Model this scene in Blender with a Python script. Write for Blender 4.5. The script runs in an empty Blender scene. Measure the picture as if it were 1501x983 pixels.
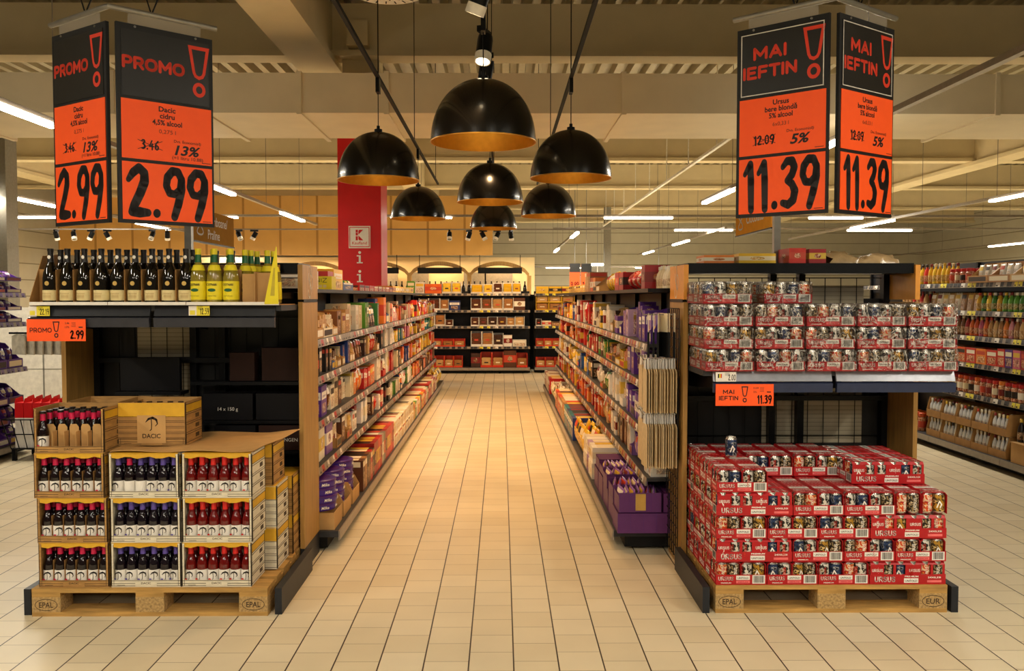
import bpy, math, random
from mathutils import Vector, Matrix, noise
rnd = random.Random(11)
S = bpy.context.scene
COL = S.collection
PI = math.pi
V = Vector

# ------------------------------------------------------------------ camera
cd = bpy.data.cameras.new('camera'); cam = bpy.data.objects.new('camera', cd); COL.objects.link(cam)
cam.location = (0, 0, 1.632)
cam.rotation_euler = (PI/2 - 0.03909, 0, -0.00831)
cd.sensor_fit = 'HORIZONTAL'; cd.sensor_width = 36; cd.lens = 1263*36/1501
cd.shift_x = 5/1501; cd.shift_y = -7.5/1501
cd.clip_end = 200
S.camera = cam
S.view_settings.view_transform = 'Standard'; S.view_settings.look = 'None'
S.view_settings.exposure = 0.08; S.view_settings.gamma = 1.0
S.view_settings.use_curve_mapping = False

# ------------------------------------------------------------------ light levels
WORLD_STRENGTH = 0.10
E_TUBE = 95.0      # watts per lit tube length
E_FRONT_FILL = 88.0
E_FAR = 165.0
E_DOME = 135.0
E_SPOT = 60.0
WARM = (1.0, 0.60, 0.28)
NEUT = (1.0, 0.90, 0.74)
w = bpy.data.worlds.new('store_air'); S.world = w; w.use_nodes = True
w.node_tree.nodes['Background'].inputs[0].default_value = (1.0, 0.80, 0.52, 1)
w.node_tree.nodes['Background'].inputs[1].default_value = WORLD_STRENGTH

def lamp(name, kind, loc, energy, color, parent=None, **kw):
    ld = bpy.data.lights.new(name, kind); ld.energy = energy; ld.color = color
    rot = kw.pop('rot', (0, 0, 0))
    for k, v in kw.items(): setattr(ld, k, v)
    o = bpy.data.objects.new(name, ld); COL.objects.link(o)
    o.location = loc; o.rotation_euler = rot; o.parent = parent
    return o

# ------------------------------------------------------------------ materials
def lin(h):
    h = h.lstrip('#'); c = [int(h[i:i+2], 16)/255 for i in (0, 2, 4)]
    return tuple(x/12.92 if x <= .04045 else ((x+.055)/1.055)**2.4 for x in c) + (1,)
MATS = {}
def mat(name, col, rough=.5, metal=0, var=.10, scale=20, bump=0, stretch=None, emit=0, coat=0, trans=0, ramp=None, ior=1.45):
    m = bpy.data.materials.new(name); m.use_nodes = True; MATS[name] = m
    nt = m.node_tree; N = nt.nodes; L = nt.links; b = N['Principled BSDF']
    c = lin(col) if isinstance(col, str) else col
    b.inputs['Roughness'].default_value = rough; b.inputs['Metallic'].default_value = metal
    b.inputs['Coat Weight'].default_value = coat; b.inputs['Transmission Weight'].default_value = trans
    b.inputs['IOR'].default_value = ior
    tc = N.new('ShaderNodeTexCoord'); mp = N.new('ShaderNodeMapping'); L.new(tc.outputs['Object'], mp.inputs[0])
    if stretch: mp.inputs['Scale'].default_value = stretch
    nz = N.new('ShaderNodeTexNoise'); nz.inputs['Scale'].default_value = scale; nz.inputs['Detail'].default_value = 4
    L.new(mp.outputs[0], nz.inputs['Vector'])
    cr = N.new('ShaderNodeValToRGB'); e = cr.color_ramp.elements
    if ramp:
        while len(e) < len(ramp): e.new(.5)
        for k, (p, h) in enumerate(ramp): e[k].position = p; e[k].color = lin(h)
        cr.color_ramp.interpolation = 'CONSTANT' if var == 0 else 'LINEAR'
    else:
        e[0].position = .3; e[1].position = .7
        e[0].color = tuple(x*(1-var) for x in c[:3]) + (1,); e[1].color = tuple(min(1, x*(1+var)) for x in c[:3]) + (1,)
    L.new(nz.outputs['Fac'], cr.inputs[0]); L.new(cr.outputs[0], b.inputs['Base Color'])
    if bump:
        bp = N.new('ShaderNodeBump'); bp.inputs['Strength'].default_value = bump; bp.inputs['Distance'].default_value = .01
        L.new(nz.outputs['Fac'], bp.inputs['Height']); L.new(bp.outputs[0], b.inputs['Normal'])
    if emit:
        b.inputs['Emission Color'].default_value = c; b.inputs['Emission Strength'].default_value = emit
    return m

mat('black_metal', '#131416', .38, .3); mat('black_matte', '#0d0d0d', .6); mat('dark_grey', '#2b2d31', .42, .2)
mat('shelf_blue', '#34363f', .35, .3); mat('shelf_top', '#3a3a3c', .5); mat('alu', '#96938b', .36, .7); mat('rail_grey', '#8d8274', .35, .1)
mat('oak', '#a37b3e', .45, 0, .22, 6, .05, (9, 9, .7)); mat('oak_side', '#ab7c40', .5, 0, .2, 6, 0, (9, 9, .7)); mat('oak_wall', '#b8823c', .55, 0, .16, 3, 0, (5, 5, .5))
mat('header_orange', '#e2993c', .45, 0, .06)
mat('beige_paint', '#cfbf9d', .7, 0, .04, 3); mat('beam_paint', '#dccba2', .7, 0, .04, 2); mat('duct_white', '#dfd0b0', .6, 0, .05, 2); mat('deck_metal', '#9c9070', .5, .2, .1, 3)
mat('cream_wall', '#e6d3a4', .7, 0, .04, 2); mat('grey_panel', '#8a8578', .6); mat('white_paint', '#e8e2d4', .6)
mat('red_paint', '#d40f16', .45, 0, .05, 3); mat('dome_black', '#060505', .24, 0, .1, 20, 0, None, 0, .2)
mat('dome_gold', '#c08a2c', .38, .75)
mat('tube_glow', (1, .92, .76, 1), .5, emit=26); mat('bulb_glow', (1, .80, .50, 1), .5, emit=14); mat('window_glow', (1, .84, .55, 1), .6, emit=.55)
mat('sign_black', '#0c0c0c', .5); mat('poster_black', '#1c1b19', .35); mat('poster_orange', '#ff5814', .5, 0, .03); mat('logo_red', '#d2371c', .5, 0, .03)
mat('ink', '#191010', .5); mat('ink_grey', '#6a2a14', .5); mat('white_ink', '#f1ece2', .5, 0, .03); mat('line_white', '#cfcac0', .5)
mat('tag_yellow', '#e3d43c', .5, 0, .05)
mat('pallet_wood', '#b08848', .75, 0, .30, 5, .25, (1, 7, 7)); mat('chip_block', '#a98a58', .85, 0, .35, 90, .4)
mat('card', '#a57a44', .75, 0, .10, 15); mat('card_light', '#bd935a', .75, 0, .08, 10); mat('card_yellow', '#d2a125', .6, 0, .10, 12)
mat('crate_white', '#d8cfb6', .65, 0, .10, 25, 0, (1, 1, 6)); mat('crate_brown', '#a87e45', .7, 0, .22, 14, 0, (1, 1, 8)); mat('crate_line', '#3a2815', .7)
mat('glass_dark', '#12070a', .06, 0, .1, 20, 0, None, 0, .3); mat('glass_violet', '#120a12', .06, 0, .1, 20, 0, None, 0, .3); mat('glass_red', '#650a08', .06, 0, .25, 8, 0, None, 0, .5)
mat('glass_wine', '#100c07', .05, 0, .1, 20, 0, None, 0, .5); mat('glass_white', '#8d7d2a', .06, 0, .2, 8, 0, None, 0, .5)
mat('foil_pink', '#c01a48', .35, .1); mat('foil_violet', '#5a4a9a', .35, .1); mat('foil_red', '#cc2420', .35, .1); mat('foil_black', '#17120f', .35, .1); mat('foil_yellow', '#dccb22', .4); mat('foil_green', '#175c34', .4)
mat('label_cream', '#dccb92', .6, 0, .05); mat('label_white', '#e4dfd6', .6, 0, .04); mat('label_yellow', '#e4d21c', .5, 0, .05); mat('seal_gold', '#c9a85c', .4, .2)
mat('beer_red', '#ab0f17', .45, 0, .06); mat('beer_pink', '#e06a6a', .5); mat('can_top', '#c4bfb6', .25, .9)
mat('can_white', '#ddd8d0', .28, .35, 0, 28, ramp=[(0, '#d6d0c4'), (.45, '#2a2723'), (.54, '#d6d0c4'), (.60, '#a8916a'), (.66, '#3a332a')])
mat('can_blue', '#22304e', .28, .35, 0, 42, ramp=[(0, '#141a2a'), (.45, '#26375a'), (.57, '#a9a6a0'), (.60, '#161c2e')])
mat('can_orange', '#d6531f', .28, .35, 0, 34, ramp=[(0, '#d14a1c'), (.48, '#e7c9a0'), (.55, '#b3241a'), (.64, '#e08a2a')])
mat('can_gold', '#c99a2e', .28, .4, 0, 30, ramp=[(0, '#b5872e'), (.47, '#42321f'), (.55, '#d0b070'), (.63, '#3a2c1c')])
mat('can_brown', '#6e5434', .28, .4, 0, 36, ramp=[(0, '#8d7650'), (.46, '#2b231a'), (.56, '#cdbb98'), (.62, '#4f3d27')])
mat('plastic_purple', '#4d1f70', .35, 0, .08); mat('purple_card', '#5d2a66', .5, 0, .07); mat('kraft', '#d2b98c', .7, 0, .10, 30)
mat('tin_purple', '#45268a', .3, 0, .10); mat('box_navy', '#09090d', .5); mat('box_brown', '#2a1710', .6)

for n_ in ('black_metal', 'black_matte', 'dark_grey', 'box_navy', 'box_brown', 'slat_dark', 'shelf_top'):
    if n_ in MATS: MATS[n_].node_tree.nodes['Principled BSDF'].inputs['Specular IOR Level'].default_value = .22
def film_material():
    m = bpy.data.materials.new('shrink_film'); m.use_nodes = True; MATS['shrink_film'] = m
    nt = m.node_tree; N = nt.nodes; L = nt.links; N.remove(N['Principled BSDF'])
    t = N.new('ShaderNodeBsdfTransparent'); g = N.new('ShaderNodeBsdfGlossy'); g.inputs['Roughness'].default_value = .12
    mx = N.new('ShaderNodeMixShader'); fr = N.new('ShaderNodeFresnel'); fr.inputs[0].default_value = 1.5
    tc = N.new('ShaderNodeTexCoord'); nz = N.new('ShaderNodeTexNoise'); nz.inputs['Scale'].default_value = 22; nz.inputs['Detail'].default_value = 3
    nz.inputs['Distortion'].default_value = 1.5
    bp = N.new('ShaderNodeBump'); bp.inputs['Strength'].default_value = 1; bp.inputs['Distance'].default_value = .05
    L.new(tc.outputs['Object'], nz.inputs['Vector']); L.new(nz.outputs['Fac'], bp.inputs['Height'])
    L.new(bp.outputs[0], g.inputs['Normal']); L.new(bp.outputs[0], fr.inputs['Normal'])
    ad = N.new('ShaderNodeMath'); ad.operation = 'MULTIPLY_ADD'; ad.inputs[1].default_value = .75; ad.inputs[2].default_value = .015; ad.use_clamp = True
    L.new(fr.outputs[0], ad.inputs[0]); L.new(ad.outputs[0], mx.inputs[0]); L.new(t.outputs[0], mx.inputs[1]); L.new(g.outputs[0], mx.inputs[2])
    # milky stretched folds, which also paint the film's white glints into its colour
    n2 = N.new('ShaderNodeTexNoise'); n2.inputs['Scale'].default_value = 11; n2.inputs['Detail'].default_value = 2; n2.inputs['Distortion'].default_value = 2.5
    oi = N.new('ShaderNodeObjectInfo'); av = N.new('ShaderNodeVectorMath'); L.new(tc.outputs['Object'], av.inputs[0]); L.new(oi.outputs['Location'], av.inputs[1]); L.new(av.outputs[0], n2.inputs['Vector'])
    cr = N.new('ShaderNodeValToRGB'); e = cr.color_ramp.elements; e[0].position = .49; e[0].color = (0, 0, 0, 1); e[1].position = .515; e[1].color = (.55, .55, .55, 1)
    k = e.new(.54); k.color = (0, 0, 0, 1); L.new(n2.outputs['Fac'], cr.inputs[0])
    df = N.new('ShaderNodeBsdfDiffuse'); df.inputs[0].default_value = lin('#efe9df'); m2 = N.new('ShaderNodeMixShader')
    L.new(cr.outputs[0], m2.inputs[0]); L.new(mx.outputs[0], m2.inputs[1]); L.new(df.outputs[0], m2.inputs[2])
    L.new(m2.outputs[0], N['Material Output'].inputs[0])
film_material()

def floor_material():
    m = bpy.data.materials.new('floor_tiles'); m.use_nodes = True; MATS['floor_tiles'] = m
    nt = m.node_tree; N = nt.nodes; L = nt.links; b = N['Principled BSDF']
    tc = N.new('ShaderNodeTexCoord'); mp = N.new('ShaderNodeMapping'); L.new(tc.outputs['Object'], mp.inputs[0])
    mp.inputs['Rotation'].default_value = (0, 0, PI/2); mp.inputs['Location'].default_value = (0.0, 0.146, 0)
    br = N.new('ShaderNodeTexBrick'); br.offset = .5; br.inputs['Scale'].default_value = 1
    br.inputs['Brick Width'].default_value = .2; br.inputs['Row Height'].default_value = .2
    br.inputs['Mortar Size'].default_value = .0016; br.inputs['Mortar Smooth'].default_value = .2
    br.inputs['Color1'].default_value = lin('#dccfb0'); br.inputs['Color2'].default_value = lin('#d3c4a2'); br.inputs['Mortar'].default_value = lin('#6f5b3c')
    L.new(mp.outputs[0], br.inputs['Vector'])
    # the long joints between the tile rows are wider than the cross joints
    sx = N.new('ShaderNodeSeparateXYZ'); L.new(mp.outputs[0], sx.inputs[0])
    pg = N.new('ShaderNodeMath'); pg.operation = 'PINGPONG'; pg.inputs[1].default_value = .1; L.new(sx.outputs[1], pg.inputs[0])
    lt = N.new('ShaderNodeMath'); lt.operation = 'LESS_THAN'; lt.inputs[1].default_value = .0032; L.new(pg.outputs[0], lt.inputs[0])
    mx = N.new('ShaderNodeMix'); mx.data_type = 'RGBA'; mx.inputs[7].default_value = lin('#2e2113')
    L.new(lt.outputs[0], mx.inputs[0]); L.new(br.outputs['Color'], mx.inputs[6])
    nz = N.new('ShaderNodeTexNoise'); nz.inputs['Scale'].default_value = 2.2; nz.inputs['Detail'].default_value = 5; L.new(tc.outputs['Object'], nz.inputs[0])
    hs = N.new('ShaderNodeMapRange'); hs.inputs[3].default_value = .86; hs.inputs[4].default_value = 1.1; L.new(nz.outputs[0], hs.inputs[0])
    mu = N.new('ShaderNodeMix'); mu.data_type = 'RGBA'; mu.blend_type = 'MULTIPLY'; mu.inputs[0].default_value = 1
    L.new(mx.outputs[2], mu.inputs[6]); L.new(hs.outputs[0], mu.inputs[7]); L.new(mu.outputs[2], b.inputs['Base Color'])
    b.inputs['Roughness'].default_value = .42
    bp = N.new('ShaderNodeBump'); bp.inputs['Strength'].default_value = .3; bp.inputs['Distance'].default_value = .002; bp.invert = True
    L.new(br.outputs['Fac'], bp.inputs['Height']); L.new(bp.outputs[0], b.inputs['Normal'])
floor_material()

def panel_material(name, c1, c2, pitch, axis=2):      # siding: horizontal joints every pitch metres
    m = mat(name, c1, .6, 0, .04, 2); nt = m.node_tree; N = nt.nodes; L = nt.links; b = N['Principled BSDF']
    tc = N.new('ShaderNodeTexCoord'); sx = N.new('ShaderNodeSeparateXYZ'); L.new(tc.outputs['Object'], sx.inputs[0])
    pg = N.new('ShaderNodeMath'); pg.operation = 'PINGPONG'; pg.inputs[1].default_value = pitch/2; L.new(sx.outputs[axis], pg.inputs[0])
    lt = N.new('ShaderNodeMath'); lt.operation = 'LESS_THAN'; lt.inputs[1].default_value = pitch*.03; L.new(pg.outputs[0], lt.inputs[0])
    mx = N.new('ShaderNodeMix'); mx.data_type = 'RGBA'; mx.inputs[7].default_value = lin(c2); src = b.inputs['Base Color'].links[0].from_socket
    L.new(lt.outputs[0], mx.inputs[0]); L.new(src, mx.inputs[6]); L.new(mx.outputs[2], b.inputs['Base Color'])
panel_material('siding', '#cfc8b2', '#8d8468', .55); panel_material('slat_grey', '#b3a88f', '#14120f', .026); panel_material('slat_dark', '#0e0d0c', '#070606', .022)
panel_material('wood_boards', '#d3a257', '#a87a38', 1.25, 0)

def product_materials():                               # print on packaging: body hue is the object's own colour
    def base(name, rough):
        m = bpy.data.materials.new(name); m.use_nodes = True; MATS[name] = m
        b = m.node_tree.nodes['Principled BSDF']; b.inputs['Roughness'].default_value = rough
        oi = m.node_tree.nodes.new('ShaderNodeObjectInfo'); tc = m.node_tree.nodes.new('ShaderNodeTexCoord')
        ad = m.node_tree.nodes.new('ShaderNodeVectorMath'); ad.operation = 'ADD'
        m.node_tree.links.new(tc.outputs['Generated'], ad.inputs[0]); m.node_tree.links.new(oi.outputs['Random'], ad.inputs[1])
        return m.node_tree.nodes, m.node_tree.links, b, oi, ad
    for nm, r in (('print_body', .42), ('print_foil', .22)):
        N, L, b, oi, ad = base(nm, r)
        nz = N.new('ShaderNodeTexNoise'); nz.inputs['Scale'].default_value = 3; L.new(ad.outputs[0], nz.inputs[0])
        mr = N.new('ShaderNodeMapRange'); mr.inputs[3].default_value = .8; mr.inputs[4].default_value = 1.15; L.new(nz.outputs[0], mr.inputs[0])
        mx = N.new('ShaderNodeMix'); mx.data_type = 'RGBA'; mx.blend_type = 'MULTIPLY'; mx.inputs[0].default_value = 1
        L.new(oi.outputs['Color'], mx.inputs[6]); L.new(mr.outputs[0], mx.inputs[7]); L.new(mx.outputs[2], b.inputs['Base Color'])
    N, L, b, oi, ad = base('print_label', .45)
    cr = N.new('ShaderNodeValToRGB'); cr.color_ramp.interpolation = 'CONSTANT'; e = cr.color_ramp.elements
    cols = ['#e8dcc0', '#efe6d6', '#d8b23a', '#7d1a14', '#2a1a10', '#e9d9b4', '#c9442a', '#f0e8da']
    while len(e) < len(cols): e.new(.5)
    for k, h in enumerate(cols): e[k].position = k/len(cols); e[k].color = lin(h)
    L.new(oi.outputs['Random'], cr.inputs[0]); L.new(cr.outputs[0], b.inputs['Base Color'])
    N, L, b, oi, ad = base('print_picture', .45)
    nz = N.new('ShaderNodeTexNoise'); nz.inputs['Scale'].default_value = 4.5; nz.inputs['Detail'].default_value = 3; nz.inputs['Distortion'].default_value = 1.2; L.new(ad.outputs[0], nz.inputs[0])
    cr = N.new('ShaderNodeValToRGB'); cr.color_ramp.interpolation = 'CONSTANT'; e = cr.color_ramp.elements
    pic = [(0, '#3a1d10'), (.36, '#8a5a2c'), (.46, '#ead9b5'), (.54, '#c47a34'), (.62, '#5a2c16'), (.70, '#d9a24c')]
    while len(e) < len(pic): e.new(.5)
    for k, (p, h) in enumerate(pic): e[k].position = p; e[k].color = lin(h)
    L.new(nz.outputs[0], cr.inputs[0])
    mx = N.new('ShaderNodeMix'); mx.data_type = 'RGBA'; mx.inputs[0].default_value = .35; L.new(cr.outputs[0], mx.inputs[6]); L.new(oi.outputs['Color'], mx.inputs[7])
    L.new(mx.outputs[2], b.inputs['Base Color'])
product_materials()

# ------------------------------------------------------------------ mesh builder
TXT = {}
def text_geo(s, bold=.0, shear=0):
    k = (s, bold, shear)
    if k in TXT: return TXT[k]
    c = bpy.data.curves.new('t', 'FONT'); c.body = s; c.size = 1; c.offset = bold; c.shear = shear
    c.resolution_u = 3; c.fill_mode = 'FRONT'
    o = bpy.data.objects.new('t', c); COL.objects.link(o)
    me = o.to_mesh(); vs = [(v.co.x, v.co.y) for v in me.vertices]; fs = [tuple(p.vertices) for p in me.polygons]
    o.to_mesh_clear(); bpy.data.objects.remove(o); bpy.data.curves.remove(c)
    xs = [p[0] for p in vs] or [0]; x0, x1 = min(xs), max(xs)
    TXT[k] = ([(x-x0, y) for x, y in vs], fs, x1-x0)
    return TXT[k]

class MB:
    def __init__(s): s.v = []; s.f = []; s.m = []; s.s = []
    def add(s, vs, fs, m=0, sm=False, M=None):
        b = len(s.v)
        s.v += [tuple(M @ V(p)) if M else tuple(p) for p in vs]
        for k, f in enumerate(fs):
            s.f.append([b+i for i in f]); s.m.append(m[k] if isinstance(m, (list, tuple)) else m); s.s.append(sm)
        return s
    def box(s, x0, x1, y0, y1, z0, z1, m=0, M=None):
        return s.add([(x0,y0,z0),(x1,y0,z0),(x1,y1,z0),(x0,y1,z0),(x0,y0,z1),(x1,y0,z1),(x1,y1,z1),(x0,y1,z1)],
              [(0,3,2,1),(4,5,6,7),(0,1,5,4),(1,2,6,5),(2,3,7,6),(3,0,4,7)], m, False, M)
    def prism(s, pts, a, b, axis='y', m=0, M=None):     # closed outline extruded from a to b along an axis
        P = {'y': lambda p, t: (p[0], t, p[1]), 'x': lambda p, t: (t, p[0], p[1]), 'z': lambda p, t: (p[0], p[1], t)}[axis]
        n = len(pts); vs = [P(p, a) for p in pts] + [P(p, b) for p in pts]
        fs = [tuple(range(n-1, -1, -1)), tuple(range(n, 2*n))] + [(i, (i+1) % n, n+(i+1) % n, n+i) for i in range(n)]
        return s.add(vs, fs, m, False, M)
    def lathe(s, prof, n=20, m=0, M=None, sm=True):     # profile of (radius, z)
        vs = []; fs = []; ms = []
        for r, z in prof: vs += [(r*math.cos(2*PI*k/n), r*math.sin(2*PI*k/n), z) for k in range(n)]
        for i in range(len(prof)-1):
            for k in range(n):
                fs.append((i*n+k, i*n+(k+1) % n, (i+1)*n+(k+1) % n, (i+1)*n+k)); ms.append(m[i] if isinstance(m, (list, tuple)) else m)
        return s.add(vs, fs, ms, sm, M)
    def disc(s, c, r, n=20, m=0, up=True, M=None):
        vs = [(c[0]+r*math.cos(2*PI*k/n), c[1]+r*math.sin(2*PI*k/n), c[2]) for k in range(n)]
        return s.add(vs, [tuple(range(n)) if up else tuple(range(n-1, -1, -1))], m, False, M)
    def tube(s, path, r, m=0, n=8):
        path = [V(p) for p in path]; vs = []; fs = []
        for i, p in enumerate(path):
            d = (path[min(i+1, len(path)-1)] - path[max(i-1, 0)]).normalized()
            a = d.orthogonal().normalized() if i == 0 else (a - d*a.dot(d)).normalized()
            b = d.cross(a)
            vs += [tuple(p + r*(a*math.cos(2*PI*k/n) + b*math.sin(2*PI*k/n))) for k in range(n)]
        for i in range(len(path)-1):
            fs += [(i*n+k, i*n+(k+1) % n, (i+1)*n+(k+1) % n, (i+1)*n+k) for k in range(n)]
        fs += [tuple(range(n-1, -1, -1)), tuple(range((len(path)-1)*n, len(path)*n))]
        return s.add(vs, fs, m, True)
    def bar(s, a, b, r, m=0): return s.tube([a, b], r, m, 6)
    def quad(s, o, u, v, m=0):
        o, u, v = V(o), V(u), V(v); return s.add([o, o+u, o+u+v, o+v], [(0, 1, 2, 3)], m)
    def flat(s, pts, o, u, v, m=0, faces=None):         # 2D points laid on a plane
        o, u, v = V(o), V(u), V(v)
        return s.add([o + u*p[0] + v*p[1] for p in pts], faces or [tuple(range(len(pts)))], m)
    def text(s, t, o, u=(1,0,0), v=(0,0,1), size=.1, m=0, al='C', bold=0, shear=0, fit=None, wx=1):
        vs, fs, wd = text_geo(t, bold, shear)
        if not fs: return s
        k = size*wx if fit is None else fit/max(wd, 1e-6)
        off = {'L': 0, 'C': -wd/2, 'R': -wd}[al]
        return s.flat([((x+off)*k, y*size) for x, y in vs], o, u, v, m, fs)
    def stroke(s, pts, wd, o, u, v, m=0):               # brush stroke: quads with round joins
        if not isinstance(wd, (list, tuple)): wd = [wd]*len(pts)
        for i in range(len(pts)-1):
            a, b = V(pts[i]), V(pts[i+1]); d = (b-a); 
            if d.length < 1e-6: continue
            n = V((-d.y, d.x)).normalized()
            s.flat([a-n*wd[i]/2, b-n*wd[i+1]/2, b+n*wd[i+1]/2, a+n*wd[i]/2], o, u, v, m)
        for p, ww in zip(pts, wd):
            s.flat([(p[0]+ww/2*math.cos(2*PI*k/12), p[1]+ww/2*math.sin(2*PI*k/12)) for k in range(12)], o, u, v, m)
        return s
    def ring(s, outer, inner, o, u, v, m=0):
        n = len(outer); return s.flat(outer+inner, o, u, v, m, [(i, (i+1) % n, n+(i+1) % n, n+i) for i in range(n)])
    def join(s, other, M=None):
        b = len(s.v); s.v += [tuple(M @ V(p)) if M else p for p in other.v]
        s.f += [[b+i for i in f] for f in other.f]; s.m += other.m; s.s += other.s; return s
    def mesh(s, name, mats, sharp=None):
        me = bpy.data.meshes.new(name); me.from_pydata(s.v, [], s.f)
        me.polygons.foreach_set('material_index', s.m); me.polygons.foreach_set('use_smooth', s.s)
        for m in mats: me.materials.append(MATS[m])
        me.update()
        if any(s.s): me.set_sharp_from_angle(angle=math.radians(sharp or 40))
        return me
    def build(s, name, mats, parent=None, loc=(0,0,0), rz=0, **kw):
        return put(name, s.mesh(name, mats if isinstance(mats, (list, tuple)) else [mats]), parent, loc, rz, **kw)

def put(name, me, parent=None, loc=(0,0,0), rz=0, label=None, cat=None, group=None, kind=None, color=None, scale=None):
    o = bpy.data.objects.new(name, me); COL.objects.link(o)
    o.location = loc; o.rotation_euler = (0, 0, rz)
    if scale: o.scale = scale
    if parent: o.parent = parent
    return tag(o, label, cat, group, kind, color)
def tag(o, label=None, cat=None, group=None, kind=None, color=None):
    if label: o['label'] = label
    if cat: o['category'] = cat
    if group: o['group'] = group
    if kind: o['kind'] = kind
    if color: o.color = lin(color)
    return o
def thing(name, loc, label, cat, rz=0, group=None):
    o = put(name, None, None, loc, rz, label, cat, group); o.empty_display_size = .1
    return o
def struct(name, mb, mats, **kw): return mb.build(name, mats, kind='structure', **kw)
def nth(n):
    w_ = ['zeroth','first','second','third','fourth','fifth','sixth','seventh','eighth','ninth','tenth']
    if n <= 10: return w_[n]
    return '%d%s' % (n, 'th' if 10 < n % 100 < 14 else {1:'st',2:'nd',3:'rd'}.get(n % 10, 'th'))

DIG = {  # brush numerals in a box one unit high
 '1': [([(.06,.74),(.22,.93),(.24,.6),(.25,.03)], [.10,.15,.17,.15])], 
 '2': [([(.05,.70),(.16,.84),(.30,.94),(.42,.84),(.42,.68),(.32,.46),(.18,.22),(.12,.09),(.30,.09),(.50,.09)], [.10,.15,.15,.17,.19,.18,.17,.15,.18,.13])],
 '3': [([(.08,.82),(.20,.93),(.34,.92),(.40,.80),(.34,.66),(.20,.55),(.34,.48),(.42,.34),(.38,.17),(.24,.08),(.08,.12)], [.11,.14,.16,.17,.16,.12,.15,.18,.17,.15,.12])],
 '9': [([(.46,.78),(.38,.92),(.24,.93),(.12,.80),(.09,.64),(.16,.50),(.29,.48),(.41,.58),(.46,.78)], [.15,.15,.15,.16,.15,.14,.13,.12,.15]), ([(.46,.78),(.46,.58),(.38,.30),(.28,.04)], [.16,.17,.17,.15])],
 '0': [([(.28,.93),(.12,.8),(.08,.5),(.12,.2),(.26,.07),(.42,.2),(.46,.5),(.42,.8),(.28,.93)], .14)],
 '4': [([(.34,.93),(.08,.36),(.5,.36)], .13), ([(.38,.62),(.36,.05)], .14)],
 '5': [([(.46,.92),(.16,.92),(.12,.58),(.32,.60),(.44,.44),(.42,.2),(.28,.07),(.08,.12)], .13)],
 '6': [([(.40,.93),(.2,.7),(.1,.38),(.14,.15),(.28,.07),(.42,.18),(.42,.38),(.28,.48),(.12,.36)], .14)],
 '.': [([(.12,.085),(.13,.09)], .15)]}
DW = {'1': .40, '2': .58, '3': .54, '9': .58, '0': .58, '4': .58, '5': .54, '6': .54, '.': .27}
def digits(mb, t, o, u, v, h, m, wx=1.0, al='L', thin=1.0):
    o = V(o); u = V(u); v = V(v); tot = sum(DW[c] for c in t)*h*wx
    x = {'L': 0, 'C': -tot/2, 'R': -tot}[al]
    for c in t:
        for pts, wd in DIG[c]:
            wl = [q*thin for q in wd] if isinstance(wd, (list, tuple)) else wd*thin
            mb.stroke(pts, wl, o + u*x, u*h*wx, v*h, m)
        x += DW[c]*h*wx
CAPS = {  # block capitals: strokes in a box one unit high, with their width
 'A': ([[(.02,0),(.34,1),(.66,0)], [(.14,.30),(.54,.30)]], .68), 'C': ([[(.60,.80),(.50,.94),(.34,1),(.14,.90),(.04,.70),(.02,.5),(.04,.3),(.14,.1),(.34,0),(.50,.06),(.60,.2)]], .64),
 'D': ([[(.03,0),(.03,1),(.28,1),(.50,.88),(.60,.66),(.60,.34),(.50,.12),(.28,0),(.03,0)]], .64), 'E': ([[(.52,1),(.03,1),(.03,0),(.54,0)], [(.03,.52),(.46,.52)]], .56), 'F': ([[(.52,1),(.03,1),(.03,0)], [(.03,.5),(.46,.5)]], .54),
 'I': ([[(.03,0),(.03,1)]], .06), 'L': ([[(.03,1),(.03,0),(.50,0)]], .52), 'B': ([[(.03,.5),(.03,1),(.34,1),(.48,.88),(.48,.64),(.34,.52),(.03,.52)], [(.34,.52),(.55,.40),(.55,.12),(.38,0),(.03,0),(.03,.5)]], .58), 'M': ([[(.03,0),(.03,1),(.40,.30),(.77,1),(.77,0)]], .80), 'N': ([[(.03,0),(.03,1),(.60,0),(.60,1)]], .63),
 'O': ([[(.38,1),(.18,.94),(.06,.76),(.02,.5),(.06,.24),(.18,.06),(.38,0),(.58,.06),(.70,.24),(.74,.5),(.70,.76),(.58,.94),(.38,1)]], .76),
 'P': ([[(.03,0),(.03,1),(.36,1),(.50,.93),(.56,.78),(.56,.66),(.50,.50),(.36,.43),(.03,.43)]], .58), 'R': ([[(.03,0),(.03,1),(.36,1),(.50,.93),(.56,.78),(.56,.68),(.50,.52),(.36,.45),(.03,.45)], [(.32,.45),(.58,0)]], .60),
 'S': ([[(.52,.84),(.40,.98),(.26,1),(.10,.94),(.03,.78),(.08,.62),(.28,.52),(.48,.42),(.54,.24),(.46,.06),(.28,0),(.12,.03),(.01,.18)]], .56), 'T': ([[(0,1),(.62,1)], [(.31,1),(.31,0)]], .62), 'U': ([[(.03,1),(.03,.28),(.10,.08),(.30,0),(.50,.08),(.57,.28),(.57,1)]], .60)}
def caps(mb, t, o, u, v, h, m, fit, wd=.17, al='C', gap=.22):
    o, u, v = V(o), V(u), V(v); tot = sum(CAPS[c][1] for c in t) + gap*(len(t)-1) + wd*.6; k = fit/tot
    x = {'L': 0, 'C': -fit/2, 'R': -fit}[al] + wd*.3*k
    for c in t:
        for pts in CAPS[c][0]:
            P2 = [(p[0]*k, wd/2*h+p[1]*h*(1-wd)) for p in pts]; mb.stroke(P2, wd*h*.95, o+u*x, u, v, m)
        x += (CAPS[c][1]+gap)*k
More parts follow.
